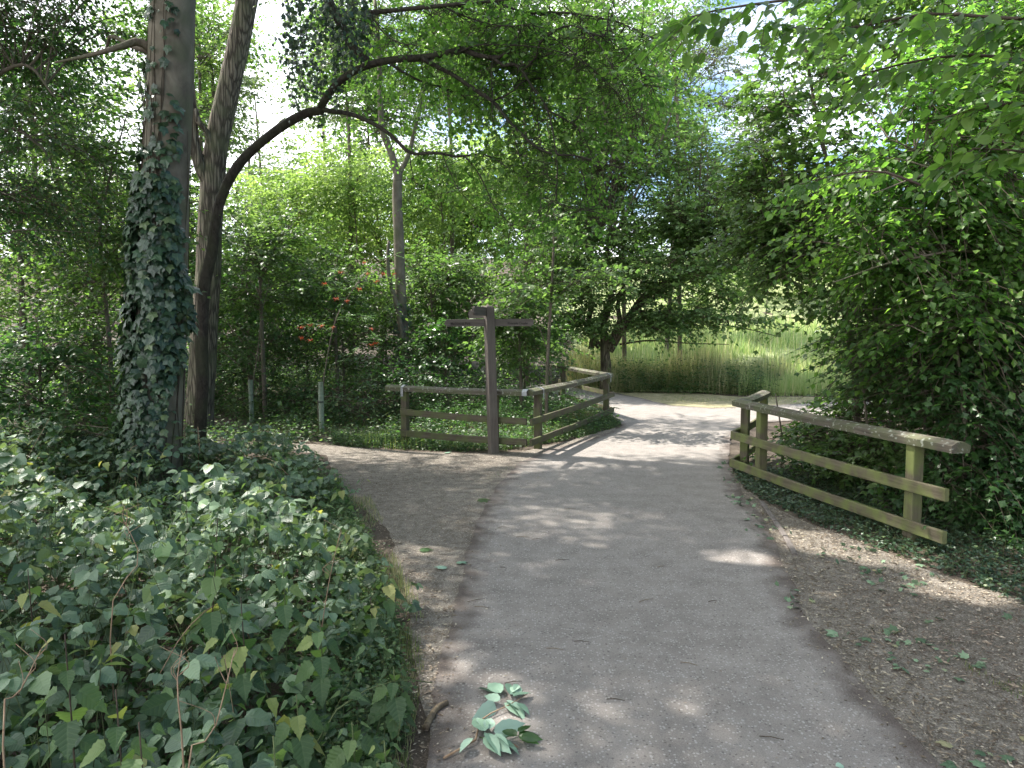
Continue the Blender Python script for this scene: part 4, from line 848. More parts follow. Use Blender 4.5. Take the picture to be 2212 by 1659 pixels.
# --- middle thickets
mids = [
 ('leafy_shrub', 560, 570, 14.0, (1.5, 1.2, 1.3), 36, 520, 'maple', 'bright broad-leaved shrub right of the forked trunk', 'maple_lo', .10),
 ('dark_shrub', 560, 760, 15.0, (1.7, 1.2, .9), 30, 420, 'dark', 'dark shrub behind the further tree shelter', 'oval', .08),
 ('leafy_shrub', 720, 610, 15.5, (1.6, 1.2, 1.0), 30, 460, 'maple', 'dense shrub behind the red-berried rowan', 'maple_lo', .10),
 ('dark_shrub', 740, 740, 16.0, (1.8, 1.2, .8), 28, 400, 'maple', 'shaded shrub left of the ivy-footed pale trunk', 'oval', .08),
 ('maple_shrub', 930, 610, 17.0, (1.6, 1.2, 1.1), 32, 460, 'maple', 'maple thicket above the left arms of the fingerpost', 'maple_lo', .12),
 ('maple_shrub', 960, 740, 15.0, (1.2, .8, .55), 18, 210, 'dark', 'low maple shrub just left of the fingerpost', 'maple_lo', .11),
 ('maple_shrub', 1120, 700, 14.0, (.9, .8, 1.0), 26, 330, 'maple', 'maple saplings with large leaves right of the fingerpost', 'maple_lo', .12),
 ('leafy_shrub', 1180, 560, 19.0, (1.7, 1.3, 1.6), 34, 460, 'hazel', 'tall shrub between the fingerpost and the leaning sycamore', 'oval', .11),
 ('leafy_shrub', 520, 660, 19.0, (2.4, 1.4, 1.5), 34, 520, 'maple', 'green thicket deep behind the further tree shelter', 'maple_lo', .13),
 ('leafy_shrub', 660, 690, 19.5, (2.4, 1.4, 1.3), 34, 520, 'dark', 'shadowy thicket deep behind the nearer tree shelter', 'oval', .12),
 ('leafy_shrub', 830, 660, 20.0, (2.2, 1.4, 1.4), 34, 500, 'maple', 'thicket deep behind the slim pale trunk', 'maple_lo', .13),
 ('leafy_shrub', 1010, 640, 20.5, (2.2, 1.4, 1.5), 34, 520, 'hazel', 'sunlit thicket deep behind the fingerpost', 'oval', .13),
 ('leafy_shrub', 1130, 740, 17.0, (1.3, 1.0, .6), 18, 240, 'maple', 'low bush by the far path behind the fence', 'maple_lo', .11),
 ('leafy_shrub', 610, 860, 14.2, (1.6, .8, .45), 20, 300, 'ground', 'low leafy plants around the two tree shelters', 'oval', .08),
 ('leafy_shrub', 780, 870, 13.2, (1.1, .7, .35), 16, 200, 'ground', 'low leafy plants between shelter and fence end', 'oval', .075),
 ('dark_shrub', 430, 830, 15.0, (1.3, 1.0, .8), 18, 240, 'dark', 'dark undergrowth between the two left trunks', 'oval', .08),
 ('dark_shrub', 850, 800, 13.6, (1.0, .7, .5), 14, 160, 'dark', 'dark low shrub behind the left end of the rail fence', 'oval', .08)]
for i, (nm, px, py, Y, r_, nb, ns, mt, lab, lf, sz) in enumerate(mids):
    b_ = base_at(px + 10, Y); make_tree(nm, b_, lab, 'shrub', trunk=[b_ - Vector((0, 0, .2)), W(px + 5, min(900, py + 120), Y), W(px, py, Y)], r=(.05, .018), blobs=[bl(px, py, Y, *r_, nb, ns)], leaf=lf, mat=mt, size=sz, m=8, K=160, seed=100+i, length=.55, twr=.004)
# pale forked tree
YP = 16.0
make_tree('pale_tree', base_at(868, YP), 'slim pale bare-trunked tree forking behind the fence', 'tree', trunk=stemline(872, YP, [(872, 760), (866, 640), (862, 520), (858, 430), (860, 372)]), r=(.135, .10), bark_='bark_pale', flare=.04,
          limbs=[([W(860, 385, YP), W(845, 330, YP), W(826, 280, YP), W(821, 200, YP), W(820, 120, YP), W(810, 0, YP)], .085, .04), ([W(860, 380, YP), W(882, 335, YP), W(898, 270, YP), W(915, 200, YP), W(935, 110, YP), W(940, 0, YP)], .06, .02),
                 ([W(872, 760, YP-.2), W(862, 680, YP-.2), W(843, 610, YP-.2), W(838, 560, YP-.2), W(840, 520, YP-.2)], .06, .03)],
          blobs=[bl(790, 60, YP, 1.8, 1.5, 1.2, 24, 240), bl(960, 40, YP, 1.8, 1.5, 1.3, 24, 260), bl(900, 250, YP, 1.0, 1.0, .8, 12, 90)], leaf='oval', mat='hazel', size=.085, m=8, K=150, seed=121)
rng = np.random.default_rng(122); Lv = Leaves(); pb_ = empty('trunk_ivy', base_at(872, YP), 'ivy climbing the foot of the slim pale trunk behind the fence', 'ivy')
zz = rng.random(700)*2.4; aa = rng.random(700)*2*PI; bp_ = base_at(870, YP); P = np.stack([bp_.x + np.cos(aa)*(.17 + .1*rng.random(700)) - zz*.01, bp_.y + np.sin(aa)*(.17 + .1*rng.random(700)), zz + bp_.z], 1)
Lv.add(P, frames(np.tile([0, 0, -1.], (700, 1)) + rng.normal(0, .4, (700, 3)), np.stack([np.cos(aa), np.sin(aa), .4 + 0*aa], 1)), .08*(.6 + .6*rng.random(700))); emit(Lv, 'ivy', M['ivy'], pb_, rng, 100, mass='leaves', leafname='ivy_leaf')
# slender sapling behind the fence corner
ys_ = 12.6
make_tree('slender_sapling', base_at(1180, ys_), 'thin upright sapling stem rising behind the fence corner', 'tree', trunk=stemline(1181, ys_, [(1182, 800), (1190, 650), (1196, 540), (1199, 440), (1206, 330)]), r=(.034, .012), bark_='bark_mid',
          limbs=[([W(1183, 760, ys_), W(1160, 700, ys_), W(1110, 650, ys_)], .009, .004), ([W(1190, 660, ys_), W(1240, 610, ys_-.2), W(1320, 590, ys_-.3)], .009, .004)],
          blobs=[bl(1250, 600, ys_-.2, .8, .6, .25, 10, 80), bl(1130, 640, ys_, .6, .5, .35, 8, 60), bl(1180, 500, ys_, .6, .6, .6, 8, 50)], leaf='maple_lo', mat='maple', size=.11, m=6, K=150, seed=123)
# sycamore with leaning limbs
YS = 20.5
def Z7(l, Y=YS): return [W((2200 + x*.4973)/1.8517, (900 + y*.4973)/1.8517, Y) for x, y in l]
make_tree('sycamore', base_at(1310, YS), 'many-stemmed sycamore with limbs leaning over the meadow edge', 'tree', trunk=[base_at(1312, YS), *Z7([(440, 960), (430, 800), (480, 640), (500, 520), (480, 400), (460, 200)])], r=(.13, .07), bark_='bark_fiss', flare=.1,
          limbs=[(Z7([(470, 1010), (560, 860), (640, 740), (740, 600), (860, 520), (990, 440), (1100, 330), (1190, 200)]), .15, .05), (Z7([(690, 660), (820, 600), (940, 500), (1080, 420), (1230, 340), (1330, 250)], YS-.3), .07, .03),
                 (Z7([(480, 960), (520, 860), (560, 760), (545, 640), (590, 520), (560, 300)]), .09, .05), (Z7([(330, 1000), (360, 860), (420, 720), (520, 600), (600, 500)]), .09, .05), (Z7([(400, 980), (310, 840), (330, 640), (300, 400), (360, 100)], YS+.4), .10, .05),
                 (Z7([(560, 960), (800, 930), (1100, 950), (1440, 960)]), .03, .01), (Z7([(620, 860), (700, 700), (1000, 760), (1500, 820), (1850, 900)], YS-.5), .04, .01)],
          blobs=[bl(1300, 520, YS, 1.9, 1.8, 1.4, 40, 520), bl(1480, 470, YS, 1.8, 1.6, 1.6, 40, 560), bl(1330, 300, YS, 2.4, 1.8, 1.8, 40, 560), bl(1520, 330, YS+.4, 1.8, 1.6, 1.2, 28, 330), bl(1590, 590, YS-.4, 1.3, 1.2, .8, 24, 280), bl(1500, 680, YS-.6, 1.7, 1.1, .45, 22, 220), bl(1640, 690, YS-.9, .7, .6, .14, 8, 34), bl(1220, 640, YS, 1.1, 1.0, .9, 20, 240), bl(1400, 590, YS-1.2, 1.7, .9, .8, 34, 440), bl(1240, 700, YS-.8, .9, .7, .5, 16, 170), bl(1430, 700, YS-1.3, 1.2, .6, .3, 16, 150), bl(1560, 480, YS-.6, 1.4, 1.0, .9, 26, 300), bl(1150, 420, YS, 1.6, 1.4, 1.4, 26, 360), bl(1340, 120, YS, 2.4, 1.8, 1.2, 30, 400)],
          leaf='maple_lo', mat='syc', size=.14, m=8, K=300, seed=124, length=.6, twr=.005)
# sunlit trees beyond
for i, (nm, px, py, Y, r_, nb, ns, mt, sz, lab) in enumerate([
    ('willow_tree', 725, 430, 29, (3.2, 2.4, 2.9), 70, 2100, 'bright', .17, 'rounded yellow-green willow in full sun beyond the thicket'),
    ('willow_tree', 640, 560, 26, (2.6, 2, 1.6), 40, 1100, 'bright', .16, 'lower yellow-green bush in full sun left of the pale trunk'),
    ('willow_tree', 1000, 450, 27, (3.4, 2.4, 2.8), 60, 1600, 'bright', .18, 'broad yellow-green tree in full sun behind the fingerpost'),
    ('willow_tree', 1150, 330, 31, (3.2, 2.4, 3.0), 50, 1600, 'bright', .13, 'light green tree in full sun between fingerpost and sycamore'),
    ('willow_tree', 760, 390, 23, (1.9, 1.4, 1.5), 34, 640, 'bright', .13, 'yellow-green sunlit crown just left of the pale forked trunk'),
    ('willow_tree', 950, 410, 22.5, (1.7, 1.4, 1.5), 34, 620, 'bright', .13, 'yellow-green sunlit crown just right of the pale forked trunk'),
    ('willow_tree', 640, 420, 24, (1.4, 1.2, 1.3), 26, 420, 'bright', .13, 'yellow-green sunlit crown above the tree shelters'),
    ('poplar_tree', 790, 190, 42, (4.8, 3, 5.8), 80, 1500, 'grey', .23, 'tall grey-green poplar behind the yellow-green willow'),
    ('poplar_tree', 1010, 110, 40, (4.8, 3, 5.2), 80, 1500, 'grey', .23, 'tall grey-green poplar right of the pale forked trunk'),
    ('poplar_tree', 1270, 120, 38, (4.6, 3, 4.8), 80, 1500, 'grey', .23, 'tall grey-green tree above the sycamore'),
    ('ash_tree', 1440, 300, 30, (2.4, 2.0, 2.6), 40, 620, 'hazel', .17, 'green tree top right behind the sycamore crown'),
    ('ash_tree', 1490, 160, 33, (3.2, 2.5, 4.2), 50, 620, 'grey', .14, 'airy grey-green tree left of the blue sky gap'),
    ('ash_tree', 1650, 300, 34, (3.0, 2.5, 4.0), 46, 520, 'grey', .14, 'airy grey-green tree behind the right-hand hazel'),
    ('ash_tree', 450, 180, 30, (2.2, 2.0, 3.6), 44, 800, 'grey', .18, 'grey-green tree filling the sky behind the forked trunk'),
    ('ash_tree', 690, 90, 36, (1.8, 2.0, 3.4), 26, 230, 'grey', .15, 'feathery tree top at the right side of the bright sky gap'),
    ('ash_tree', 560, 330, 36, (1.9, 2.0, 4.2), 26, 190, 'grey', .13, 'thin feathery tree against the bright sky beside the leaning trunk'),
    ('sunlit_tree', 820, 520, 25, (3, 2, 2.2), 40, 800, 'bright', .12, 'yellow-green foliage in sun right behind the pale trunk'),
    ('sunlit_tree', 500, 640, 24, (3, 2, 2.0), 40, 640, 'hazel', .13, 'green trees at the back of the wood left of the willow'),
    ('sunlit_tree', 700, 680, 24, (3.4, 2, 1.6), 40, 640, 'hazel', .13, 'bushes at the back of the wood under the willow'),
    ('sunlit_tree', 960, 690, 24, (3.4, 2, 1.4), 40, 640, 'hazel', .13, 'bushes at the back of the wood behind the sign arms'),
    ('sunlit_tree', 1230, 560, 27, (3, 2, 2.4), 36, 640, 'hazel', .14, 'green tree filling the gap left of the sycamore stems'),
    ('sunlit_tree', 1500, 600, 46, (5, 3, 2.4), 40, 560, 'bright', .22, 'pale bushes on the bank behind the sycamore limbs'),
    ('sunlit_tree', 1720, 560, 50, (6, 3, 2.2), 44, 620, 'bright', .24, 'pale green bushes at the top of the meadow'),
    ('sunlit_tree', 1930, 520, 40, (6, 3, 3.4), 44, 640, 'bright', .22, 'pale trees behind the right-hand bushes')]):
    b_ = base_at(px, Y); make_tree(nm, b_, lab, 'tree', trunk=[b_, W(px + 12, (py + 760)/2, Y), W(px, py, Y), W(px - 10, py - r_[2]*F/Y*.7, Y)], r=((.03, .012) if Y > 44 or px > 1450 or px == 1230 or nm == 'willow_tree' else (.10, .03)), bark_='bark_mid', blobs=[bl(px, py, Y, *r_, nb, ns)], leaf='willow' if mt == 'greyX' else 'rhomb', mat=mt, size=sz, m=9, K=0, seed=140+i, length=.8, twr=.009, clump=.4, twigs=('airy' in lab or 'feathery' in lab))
rng = np.random.default_rng(7)
for i in range(17):
    x = -78 + i*10.2 + rng.uniform(-2, 2); y = 62 + rng.uniform(-4, 12); z0 = tz(x, y); h = rng.uniform(7, 12)
    make_tree('distant_tree', (x, y, z0), 'distant tree of the wooded ridge closing the view', 'tree', 'distant trees on the ridge', trunk=[(x, y, z0), (x, y, z0 + h*.5), (x, y, z0 + h)], r=(.4, .1), blobs=[wb(x, y, z0 + h*.45, 6.2, 3.5, h*.5, 20, 240)], leaf='rhomb', mat=('hazel', 'grey', 'maple')[i % 3], size=.58, m=8, K=0, seed=180+i, length=1.4, twigs=False, clump=.8)

# --- right side
make_tree('maple_sapling', base_at(1868, 8.6), 'slender dark maple sapling rising behind the right fence', 'tree', trunk=stemline(1866, 8.6, [(1850, 850), (1835, 730), (1816, 620), (1806, 520), (1796, 400), (1770, 280), (1752, 180), (1738, 90)]), r=(.045, .014), bark_='bark_mid',
          limbs=[([W(1806, 520, 8.6), W(1740, 430, 8.4), W(1660, 380, 8.3)], .012, .004), ([W(1812, 590, 8.6), W(1740, 560, 8.4), W(1660, 540, 8.3)], .012, .004), ([W(1770, 290, 8.6), W(1720, 250, 8.5), W(1660, 240, 8.4)], .010, .004)],
          blobs=[bl(1730, 190, 8.6, .7, .6, .85, 26, 260), bl(1710, 390, 8.4, .75, .6, .7, 26, 400), bl(1700, 530, 8.3, .75, .6, .55, 26, 380), bl(1850, 650, 8.5, .6, .6, .5, 16, 150)], leaf='maple_lo', mat='maple', size=.095, m=7, K=300, seed=201, droop=.35)
make_tree('hazel_tree', base_at(2320, 7.4), 'big hazel filling the upper right with sheets of drooping leaves', 'tree', trunk=[base_at(2340, 7.4), W(2330, 800, 7.4), W(2280, 400, 7.4), W(2200, 60, 7.4)], r=(.07, .03), bark_='bark_mid',
          limbs=[([W(2300, 520, 7.4), W(2180, 400, 7.2), W(2040, 350, 7.0), W(1920, 300, 6.9)], .025, .006), ([W(2320, 650, 7.4), W(2212, 395, 7.0), W(2040, 370, 6.6), W(1880, 420, 6.4)], .022, .005), ([W(2330, 760, 7.3), W(2150, 560, 6.8), W(1960, 560, 6.6), W(1800, 610, 6.6)], .022, .005), ([W(2330, 820, 7.3), W(2180, 700, 6.6), W(2000, 720, 6.4)], .02, .005)],
          blobs=[bl(2100, 250, 7.2, .9, .9, .6, 30, 430), bl(2010, 400, 7.0, .95, .8, .55, 34, 470), bl(2120, 520, 7.0, .9, .9, .6, 34, 480), bl(1900, 520, 7.2, .8, .7, .45, 28, 330), bl(2030, 670, 7.0, .95, .8, .55, 32, 430), bl(2180, 120, 7.4, .8, .8, .55, 18, 260), bl(1960, 150, 7.2, .45, .6, .35, 10, 90), bl(2090, 20, 7.4, .8, .8, .4, 14, 170)], leaf='oval', mat='glow', size=.088, m=8, K=300, seed=202, droop=.45, length=.5, sag=.15, clump=.18)
make_tree('leafy_shrub', base_at(2150, 6.9), 'dark leafy shrub behind the near end of the right fence', 'shrub', trunk=[base_at(2150, 6.9) - Vector((0, 0, .2)), W(2130, 900, 6.9), W(2100, 800, 6.9)], r=(.035, .015),
          blobs=[bl(2110, 820, 6.8, .8, .7, .5, 26, 330), bl(2180, 960, 6.5, .7, .7, .5, 22, 250), bl(2150, 700, 6.9, .6, .6, .4, 14, 190), bl(2060, 1060, 6.4, .6, .5, .35, 14, 180), bl(2200, 1120, 6.0, .5, .6, .35, 12, 150), bl(2000, 760, 7.4, .7, .6, .4, 16, 220)], leaf='maple_lo', mat='dark', size=.085, m=7, K=300, seed=203, droop=.4)
make_tree('leafy_shrub', base_at(1930, 8.2), 'bushy green shrub crowding over the right cap rail', 'shrub', trunk=[base_at(1930, 8.2) - Vector((0, 0, .2)), W(1925, 900, 8.2), W(1920, 800, 8.2)], r=(.035, .015),
          blobs=[bl(1940, 790, 8.3, .7, .6, .42, 26, 310), bl(1960, 880, 8.0, .75, .6, .38, 22, 240), bl(1810, 900, 9.2, .5, .5, .28, 16, 200), bl(1960, 990, 7.4, .8, .5, .35, 16, 190), bl(1760, 960, 8.7, .4, .4, .25, 14, 130), bl(1840, 1010, 8.0, .6, .45, .4, 16, 220), bl(1920, 740, 8.6, .6, .6, .4, 16, 180)], leaf='maple_lo', mat='maple', size=.085, m=7, K=300, seed=204, droop=.35)
make_tree('leafy_shrub', base_at(2090, 10.5), 'green shrub further back in the right-hand wood', 'shrub', trunk=[base_at(2090, 10.5), W(2090, 850, 10.5), W(2080, 650, 10.5)], r=(.05, .02),
          blobs=[bl(2060, 600, 11, 1.6, 1.0, 1.3, 40, 520), bl(2080, 850, 10.5, 1.5, .8, .7, 26, 300), bl(2180, 350, 11.5, 1.3, 1, 1.2, 26, 300)], leaf='oval', mat='dark', size=.09, m=8, K=160, seed=205)
make_tree('woodland_tree', base_at(2150, 14), 'taller tree at the back of the right-hand wood', 'tree', trunk=[base_at(2150, 14), W(2150, 500, 14), W(2140, 200, 14)], r=(.12, .05),
          blobs=[bl(2120, 330, 14, 1.6, 1.4, 2.0, 34, 380), bl(2230, 620, 13, 1.8, 1.4, 2.0, 36, 420)], leaf='oval', mat='maple', size=.11, m=8, K=60, seed=206)
for i, (px0, Y, l_, r0_) in enumerate([(1690, 8.9, [(1690, 960), (1675, 850)], .016), (1880, 8.0, [(1878, 980), (1862, 820), (1850, 700)], .02), (2085, 6.6, [(2085, 1000), (2080, 860), (2060, 700)], .025), (1990, 7.4, [(1992, 980), (2000, 850), (1990, 740)], .018), (2020, 7.9, [(2022, 990), (2010, 850)], .014)]):
    b_ = base_at(px0, Y); rt = empty('understory_stem', b_, ['thin dark stem behind the far end of the right fence', 'dark sapling stem behind the middle of the right fence', 'dark stem beside the end of the right cap rail', 'dark straight stem behind the right mid rail', 'thinnest dark stem behind the right mid rail'][i], 'sapling')
    limb('stem', [b_ - Vector((0, 0, .3))] + [W(x, y, Y) for x, y in l_], r0_, r0_*.5, M['bark_mid'], rt, 7)
# overhanging bough close to the viewer, top right
near = empty('overhanging_bough', W(2330, 60, 3.4), 'bough of large glowing leaves hanging in at the top right corner', 'bough')
rng = np.random.default_rng(210); Lv = Leaves(); tw = Twigs()
for pts, Y0, Y1, ns in [([(2330, 40), (2180, 40), (2000, 30), (1840, 60), (1700, 60)], 3.4, 3.8, 36), ([(2330, 180), (2200, 130), (2060, 120), (1900, 150), (1800, 190)], 3.4, 4.0, 30), ([(2100, -60), (1900, -20), (1700, 0), (1560, 20), (1480, 40)], 3.6, 3.6, 30), ([(2340, 290), (2240, 230), (2120, 230), (2000, 270)], 3.2, 3.7, 22), ([(2300, 380), (2220, 330), (2100, 320)], 3.2, 3.6, 14), ([(1990, 400), (1900, 370), (1800, 380), (1720, 400)], 5.0, 5.4, 14)]:
    n_ = len(pts); o_, l_ = limb('twig_branch', [W(x, y, Y0 + (Y1-Y0)*j/(n_-1)) for j, (x, y) in enumerate(pts)], .010, .003, M['twig'], near, 6); la = np.array([tuple(p) for p in l_])
    t = (.1 + .9*rng.random(ns))*(len(la)-1.001); i0 = t.astype(int); p = la[i0] + (la[i0+1]-la[i0])*(t-i0)[:, None]; tg = norm(la[i0+1]-la[i0])
    spray_leaves(Lv, tw, p, tg + rng.normal(0, .5, (ns, 3))*np.array([1, 1, .4]) + np.array([0, 0, -.25]), np.tile([0, -.25, 1.], (ns, 1)) + rng.normal(0, .3, (ns, 3)), .30, 5, .075, rng, .35, .002, flat_=.4)
tw.emit('twigs', M['twig'], near); emit(Lv, 'hi', M['glow'], near, rng, 300, mass='foliage', mind=1.6)

# ================================================================== undergrowth
T['blade'] = (np.array([(-.5, 0, 0), (.5, 0, 0), (-.4, .5, .06), (.4, .5, .06), (0, 1, .32)], float), np.array([(0, 1, 3), (0, 3, 2), (2, 3, 4)]), np.array([(0, 0, 0)]*5, float)); HI['blade'] = 'blade'
def poly_pts(A, n, rng):
    A = np.array(A, float)[:, :2]; lo, hi = A.min(0), A.max(0); out = np.zeros((0, 2))
    while len(out) < n: P = lo + rng.random((n*2, 2))*(hi-lo); out = np.vstack([out, P[in_poly(P, A)]])
    return out[:n]
def on_ground(P, dz=0.): return np.column_stack([P, terrain(P[:, 0], P[:, 1]) + dz])
def fbm(P, s, seed=0.): return np.array([noise.noise(Vector((p[0]*s + seed, p[1]*s, seed))) for p in P])
def clear_of_paths(P, m=.0):
    k = np.ones(len(P), bool)
    for A in (PATH_A, SIDE_A): k &= ~in_poly(P, A)
    return k
def grass(name, label, cat, A, n, h, w, mat, seed, clump=0., lean=.35, clear=True):
    rng = np.random.default_rng(seed); P = poly_pts(A, n, rng)
    if clear: P = P[clear_of_paths(P)]
    if clump: f = fbm(P, clump, seed); P = P[f > -.12 + .25*rng.random(len(P))-.12]
    k = len(P); Lv = Leaves(); hh = h*(.5 + .8*rng.random(k))*np.clip(.85 + .9*fbm(P, .7, seed + 3), .35, 1.5); yaw = rng.random(k)*2*PI; out = np.stack([np.cos(yaw), np.sin(yaw), 0*yaw], 1)
    Lv.add(on_ground(P, -.02), frames(np.tile([0, 0, 1.], (k, 1)) + out*lean*rng.random((k, 1)), -out), np.stack([w*(.6+.8*rng.random(k)), hh, hh], 1))
    rt = Lv.cat(); o = obj(name, leaf_mesh(name, T['blade'], *rt, M[mat], rng)); TRI[0] += 3*k; tag(o, label, cat, kind='stuff'); return o
def herbs(name, label, cat, A, n, h, size, mat, tkey, seed, K=0, clear=True, pairs=4, clump=0., root=None, edgefade=0., leafname='leaf', droop=.3, mass='foliage', extra=None, stems=True, split=None):
    """leafy stems: pairs of leaves up every stem"""
    rng = np.random.default_rng(seed); P = poly_pts(A, n, rng)
    if clear: P = P[clear_of_paths(P)]
    if extra is not None: P = P[extra(P)]
    if clump: f = fbm(P, clump, seed); P = P[f > -.25 + .2*rng.random(len(P))]
    k = len(P); hh = (h(P) if callable(h) else h)*(.55 + .6*rng.random(k)); B = on_ground(P, -.02)
    top = B + np.column_stack([rng.normal(0, .22, k)*hh, rng.normal(0, .22, k)*hh, hh]); Lv = Leaves(); tw = Twigs()
    if stems: tw.strips(B, top, .0028)
    a0 = rng.random(k)*2*PI
    for i in range(pairs):
        t = (i + 1)/pairs; c = B + (top-B)*t; a = a0 + i*PI/2*1.1
        for sg in (0, PI):
            d = np.stack([np.cos(a+sg), np.sin(a+sg), .25 - droop*np.ones(k)], 1) + rng.normal(0, .2, (k, 3)); s_ = size*(.6 + .6*rng.random(k))*(1.1 - .35*t)
            Lv.add(c + d*s_[:, None]*.35, frames(d, np.tile([0, 0, 1.], (k, 1)) + rng.normal(0, .3, (k, 3))), s_)
    root = root or empty(name, (B[0][0], B[0][1], B[0][2]), label, cat)
    if not K: root['kind'] = 'stuff'
    if stems: tw.emit('stems', M['stem_green'], root)
    emit(Lv, tkey, M[mat], root, rng, K, mass=mass, leafname=leafname); return root

# floor cover in the wood, left and middle
FLOOR = [(-14, 9.5), (-2.9, 10.3), (-2.4, 10.9), (.2, 10.45), (1.7, 12.6), (2.2, 14.6), (1.2, 15.8), (-2, 17), (-14, 18)]
herbs('ground_cover', 'low mixed green plants carpeting the wood floor left of the fence', 'plants', FLOOR, 5200, .30, .085, 'ground', 'rhomb', 301, clump=.5, pairs=3)
herbs('fence_verge_plants', 'low bright green weeds along the foot of the left fence', 'plants', GP([(720, 966), (860, 972), (1000, 976), (1090, 974), (1150, 962), (1260, 948), (1345, 920), (1310, 900), (1150, 935), (1000, 940), (720, 935)]), 2600, .13, .05, 'ground', 'rhomb', 302, pairs=3)
herbs('fence_verge_plants', 'taller weeds growing inside the angle of the left fence', 'plants', GP([(900, 945), (1090, 945), (1180, 930), (1290, 895), (1200, 872), (1080, 868), (900, 900)]), 1100, .45, .075, 'dark', 'rhomb', 303, pairs=4, clump=.9)
grass('verge_grass', 'green grass tufts at the foot of the left fence', 'grass', GP([(560, 962), (860, 972), (1090, 976), (1345, 922), (1310, 890), (560, 920)]), 9000, .16, .007, 'grassg', 304, clump=1.2)
herbs('right_ivy_cover', 'dark ivy and weeds along the foot of the right fence', 'plants', GP([(1585, 1040), (1640, 1075), (1760, 1130), (1900, 1190), (2060, 1240), (2160, 1290), (2400, 1380), (2500, 1250), (2100, 1120), (1800, 1040), (1640, 1010), (1590, 1010)]), 2100, .10, .05, 'ivy', 'rhomb', 305, pairs=3)
herbs('right_understory', 'shaded plants on the stream bank behind the right fence', 'plants', [(3.2, 9.5), (3.4, 8), (4.1, 5.2), (9, 4), (12, 9), (8, 12)], 2300, .45, .08, 'dark', 'rhomb', 306, pairs=4)
# far side: weeds and long grass beyond the junction
FAR = GP([(1180, 838), (1300, 836), (1400, 838), (1500, 848), (1600, 857), (1900, 857), (1900, 800), (1200, 800)])
grass('long_grass', 'tall brown seeding grass at the meadow edge beyond the path', 'grass', [(1.4, 20.0), (3.5, 19.7), (6.0, 19.2), (7.5, 20.6), (9, 22.5), (2, 24)], 21000, 1.0, .012, 'drygrass', 311, clump=.35, lean=.8)
grass('long_grass', 'shorter pale grass at the foot of the sunny slope', 'grass', [(6.0, 18.9), (12, 18.2), (14, 22), (7.6, 21.5)], 9000, .55, .014, 'meadow_b', 317, clump=.5, lean=.8)
herbs('far_floor_plants', 'green plants beyond and beside the far path behind the fence', 'plants', [(-15, 19.4), (-9, 18.6), (-2, 17.2), (1.0, 16.2), (1.6, 24.5), (-3, 25), (-15, 28)], 3600, .7, .13, 'ground', 'rhomb', 316, pairs=4)
herbs('tall_weeds', 'nettles and willowherb mixed into the tall grass by the sycamore', 'plants', [(1.0, 20.5), (3.0, 19.6), (7.0, 18.6), (7.5, 21), (1.2, 22.5)], 700, .85, .10, 'ground', 'oval', 312, pairs=6)
grass('meadow_grass', 'pale yellow-green grass of the sunny meadow', 'grass', [(4, 23), (9, 20), (18, 20), (22, 40), (8, 42), (3, 34)], 30000, .62, .04, 'meadow_b', 313, clump=.2, lean=.5)
grass('mown_grass', 'short dry grass beside the far path', 'grass', VER_A, 8000, .06, .011, 'drygrass', 314, lean=1.3, clump=.8, clear=False)
herbs('verge_weeds', 'small green weeds between far path and tall grass', 'plants', GP([(1300, 842), (1440, 850), (1500, 846), (1420, 826), (1300, 826)]), 500, .22, .06, 'ground', 'oval', 315, pairs=3)

# --- brambles and nettles in the left foreground
BR = [(-.42, .9), (-.50, 2.0), (-.60, 3.0), (-.78, 4.0), (-1.15, 5.2), (-1.65, 6.6), (-2.15, 8.2), (-2.75, 9.7), (-9, 9.7), (-8, 3), (-4, .9)]
BRA = np.array(BR, float); BRA = np.array([tuple(p) for p in smooth_line([(x, y, 0) for x, y in BR[:8]], 90)])[:, :2]
BRA[:, 0] += np.array([.20*noise.noise(Vector((0, y*1.5, 3))) + .10*noise.noise(Vector((5, y*5, 3))) for y in BRA[:, 1]]) - .05
BRA = np.vstack([BRA, BR[8:]])
def br_h(P):
    d = seg_dist(P, BRA); return np.interp(d, [0, .25, .8, 2], [.10, .28, .50, .66])*(1 + .95*fbm(P, 1.2, 4) + .55*fbm(P, 3.5, 7)) * np.interp(P[:, 1], [0, 2, 6], [1.1, 1, 1.0]) * (1 - .62*np.exp(-((P[:, 0] + 3.3)/.9)**2 - ((P[:, 1] - 6.3)/1.2)**2))
rng = np.random.default_rng(401); bram = empty('bramble_thicket', (-1.8, 4.2, 0), 'dense green bramble thicket filling the left foreground', 'brambles')
P = poly_pts(BRA, 7600, rng); w_ = np.interp(P[:, 1], [0, 3, 6, 10], [1, 1, .75, .6]); P = P[rng.random(len(P)) < w_]; k = len(P); hh = br_h(P)*(.35 + .75*rng.random(k)**.6); B = on_ground(P)
C = B + np.column_stack([rng.normal(0, .12, k), rng.normal(0, .12, k), hh]); tw = Twigs(); tw.strips(B + rng.normal(0, .1, (k, 3))*np.array([1, 1, 0]), C, .0022)
LvN, LvM, LvF = Leaves(), Leaves(), Leaves(); yaw = rng.random(k)*2*PI; s_ = .086*(.5 + .95*rng.random(k)**1.3); tiltn = np.tile([0, -.25, 1.], (k, 1)) + rng.normal(0, .33, (k, 3)); nearm = P[:, 1] < 2.6; midm = (P[:, 1] >= 2.6) & (P[:, 1] < 5.2)
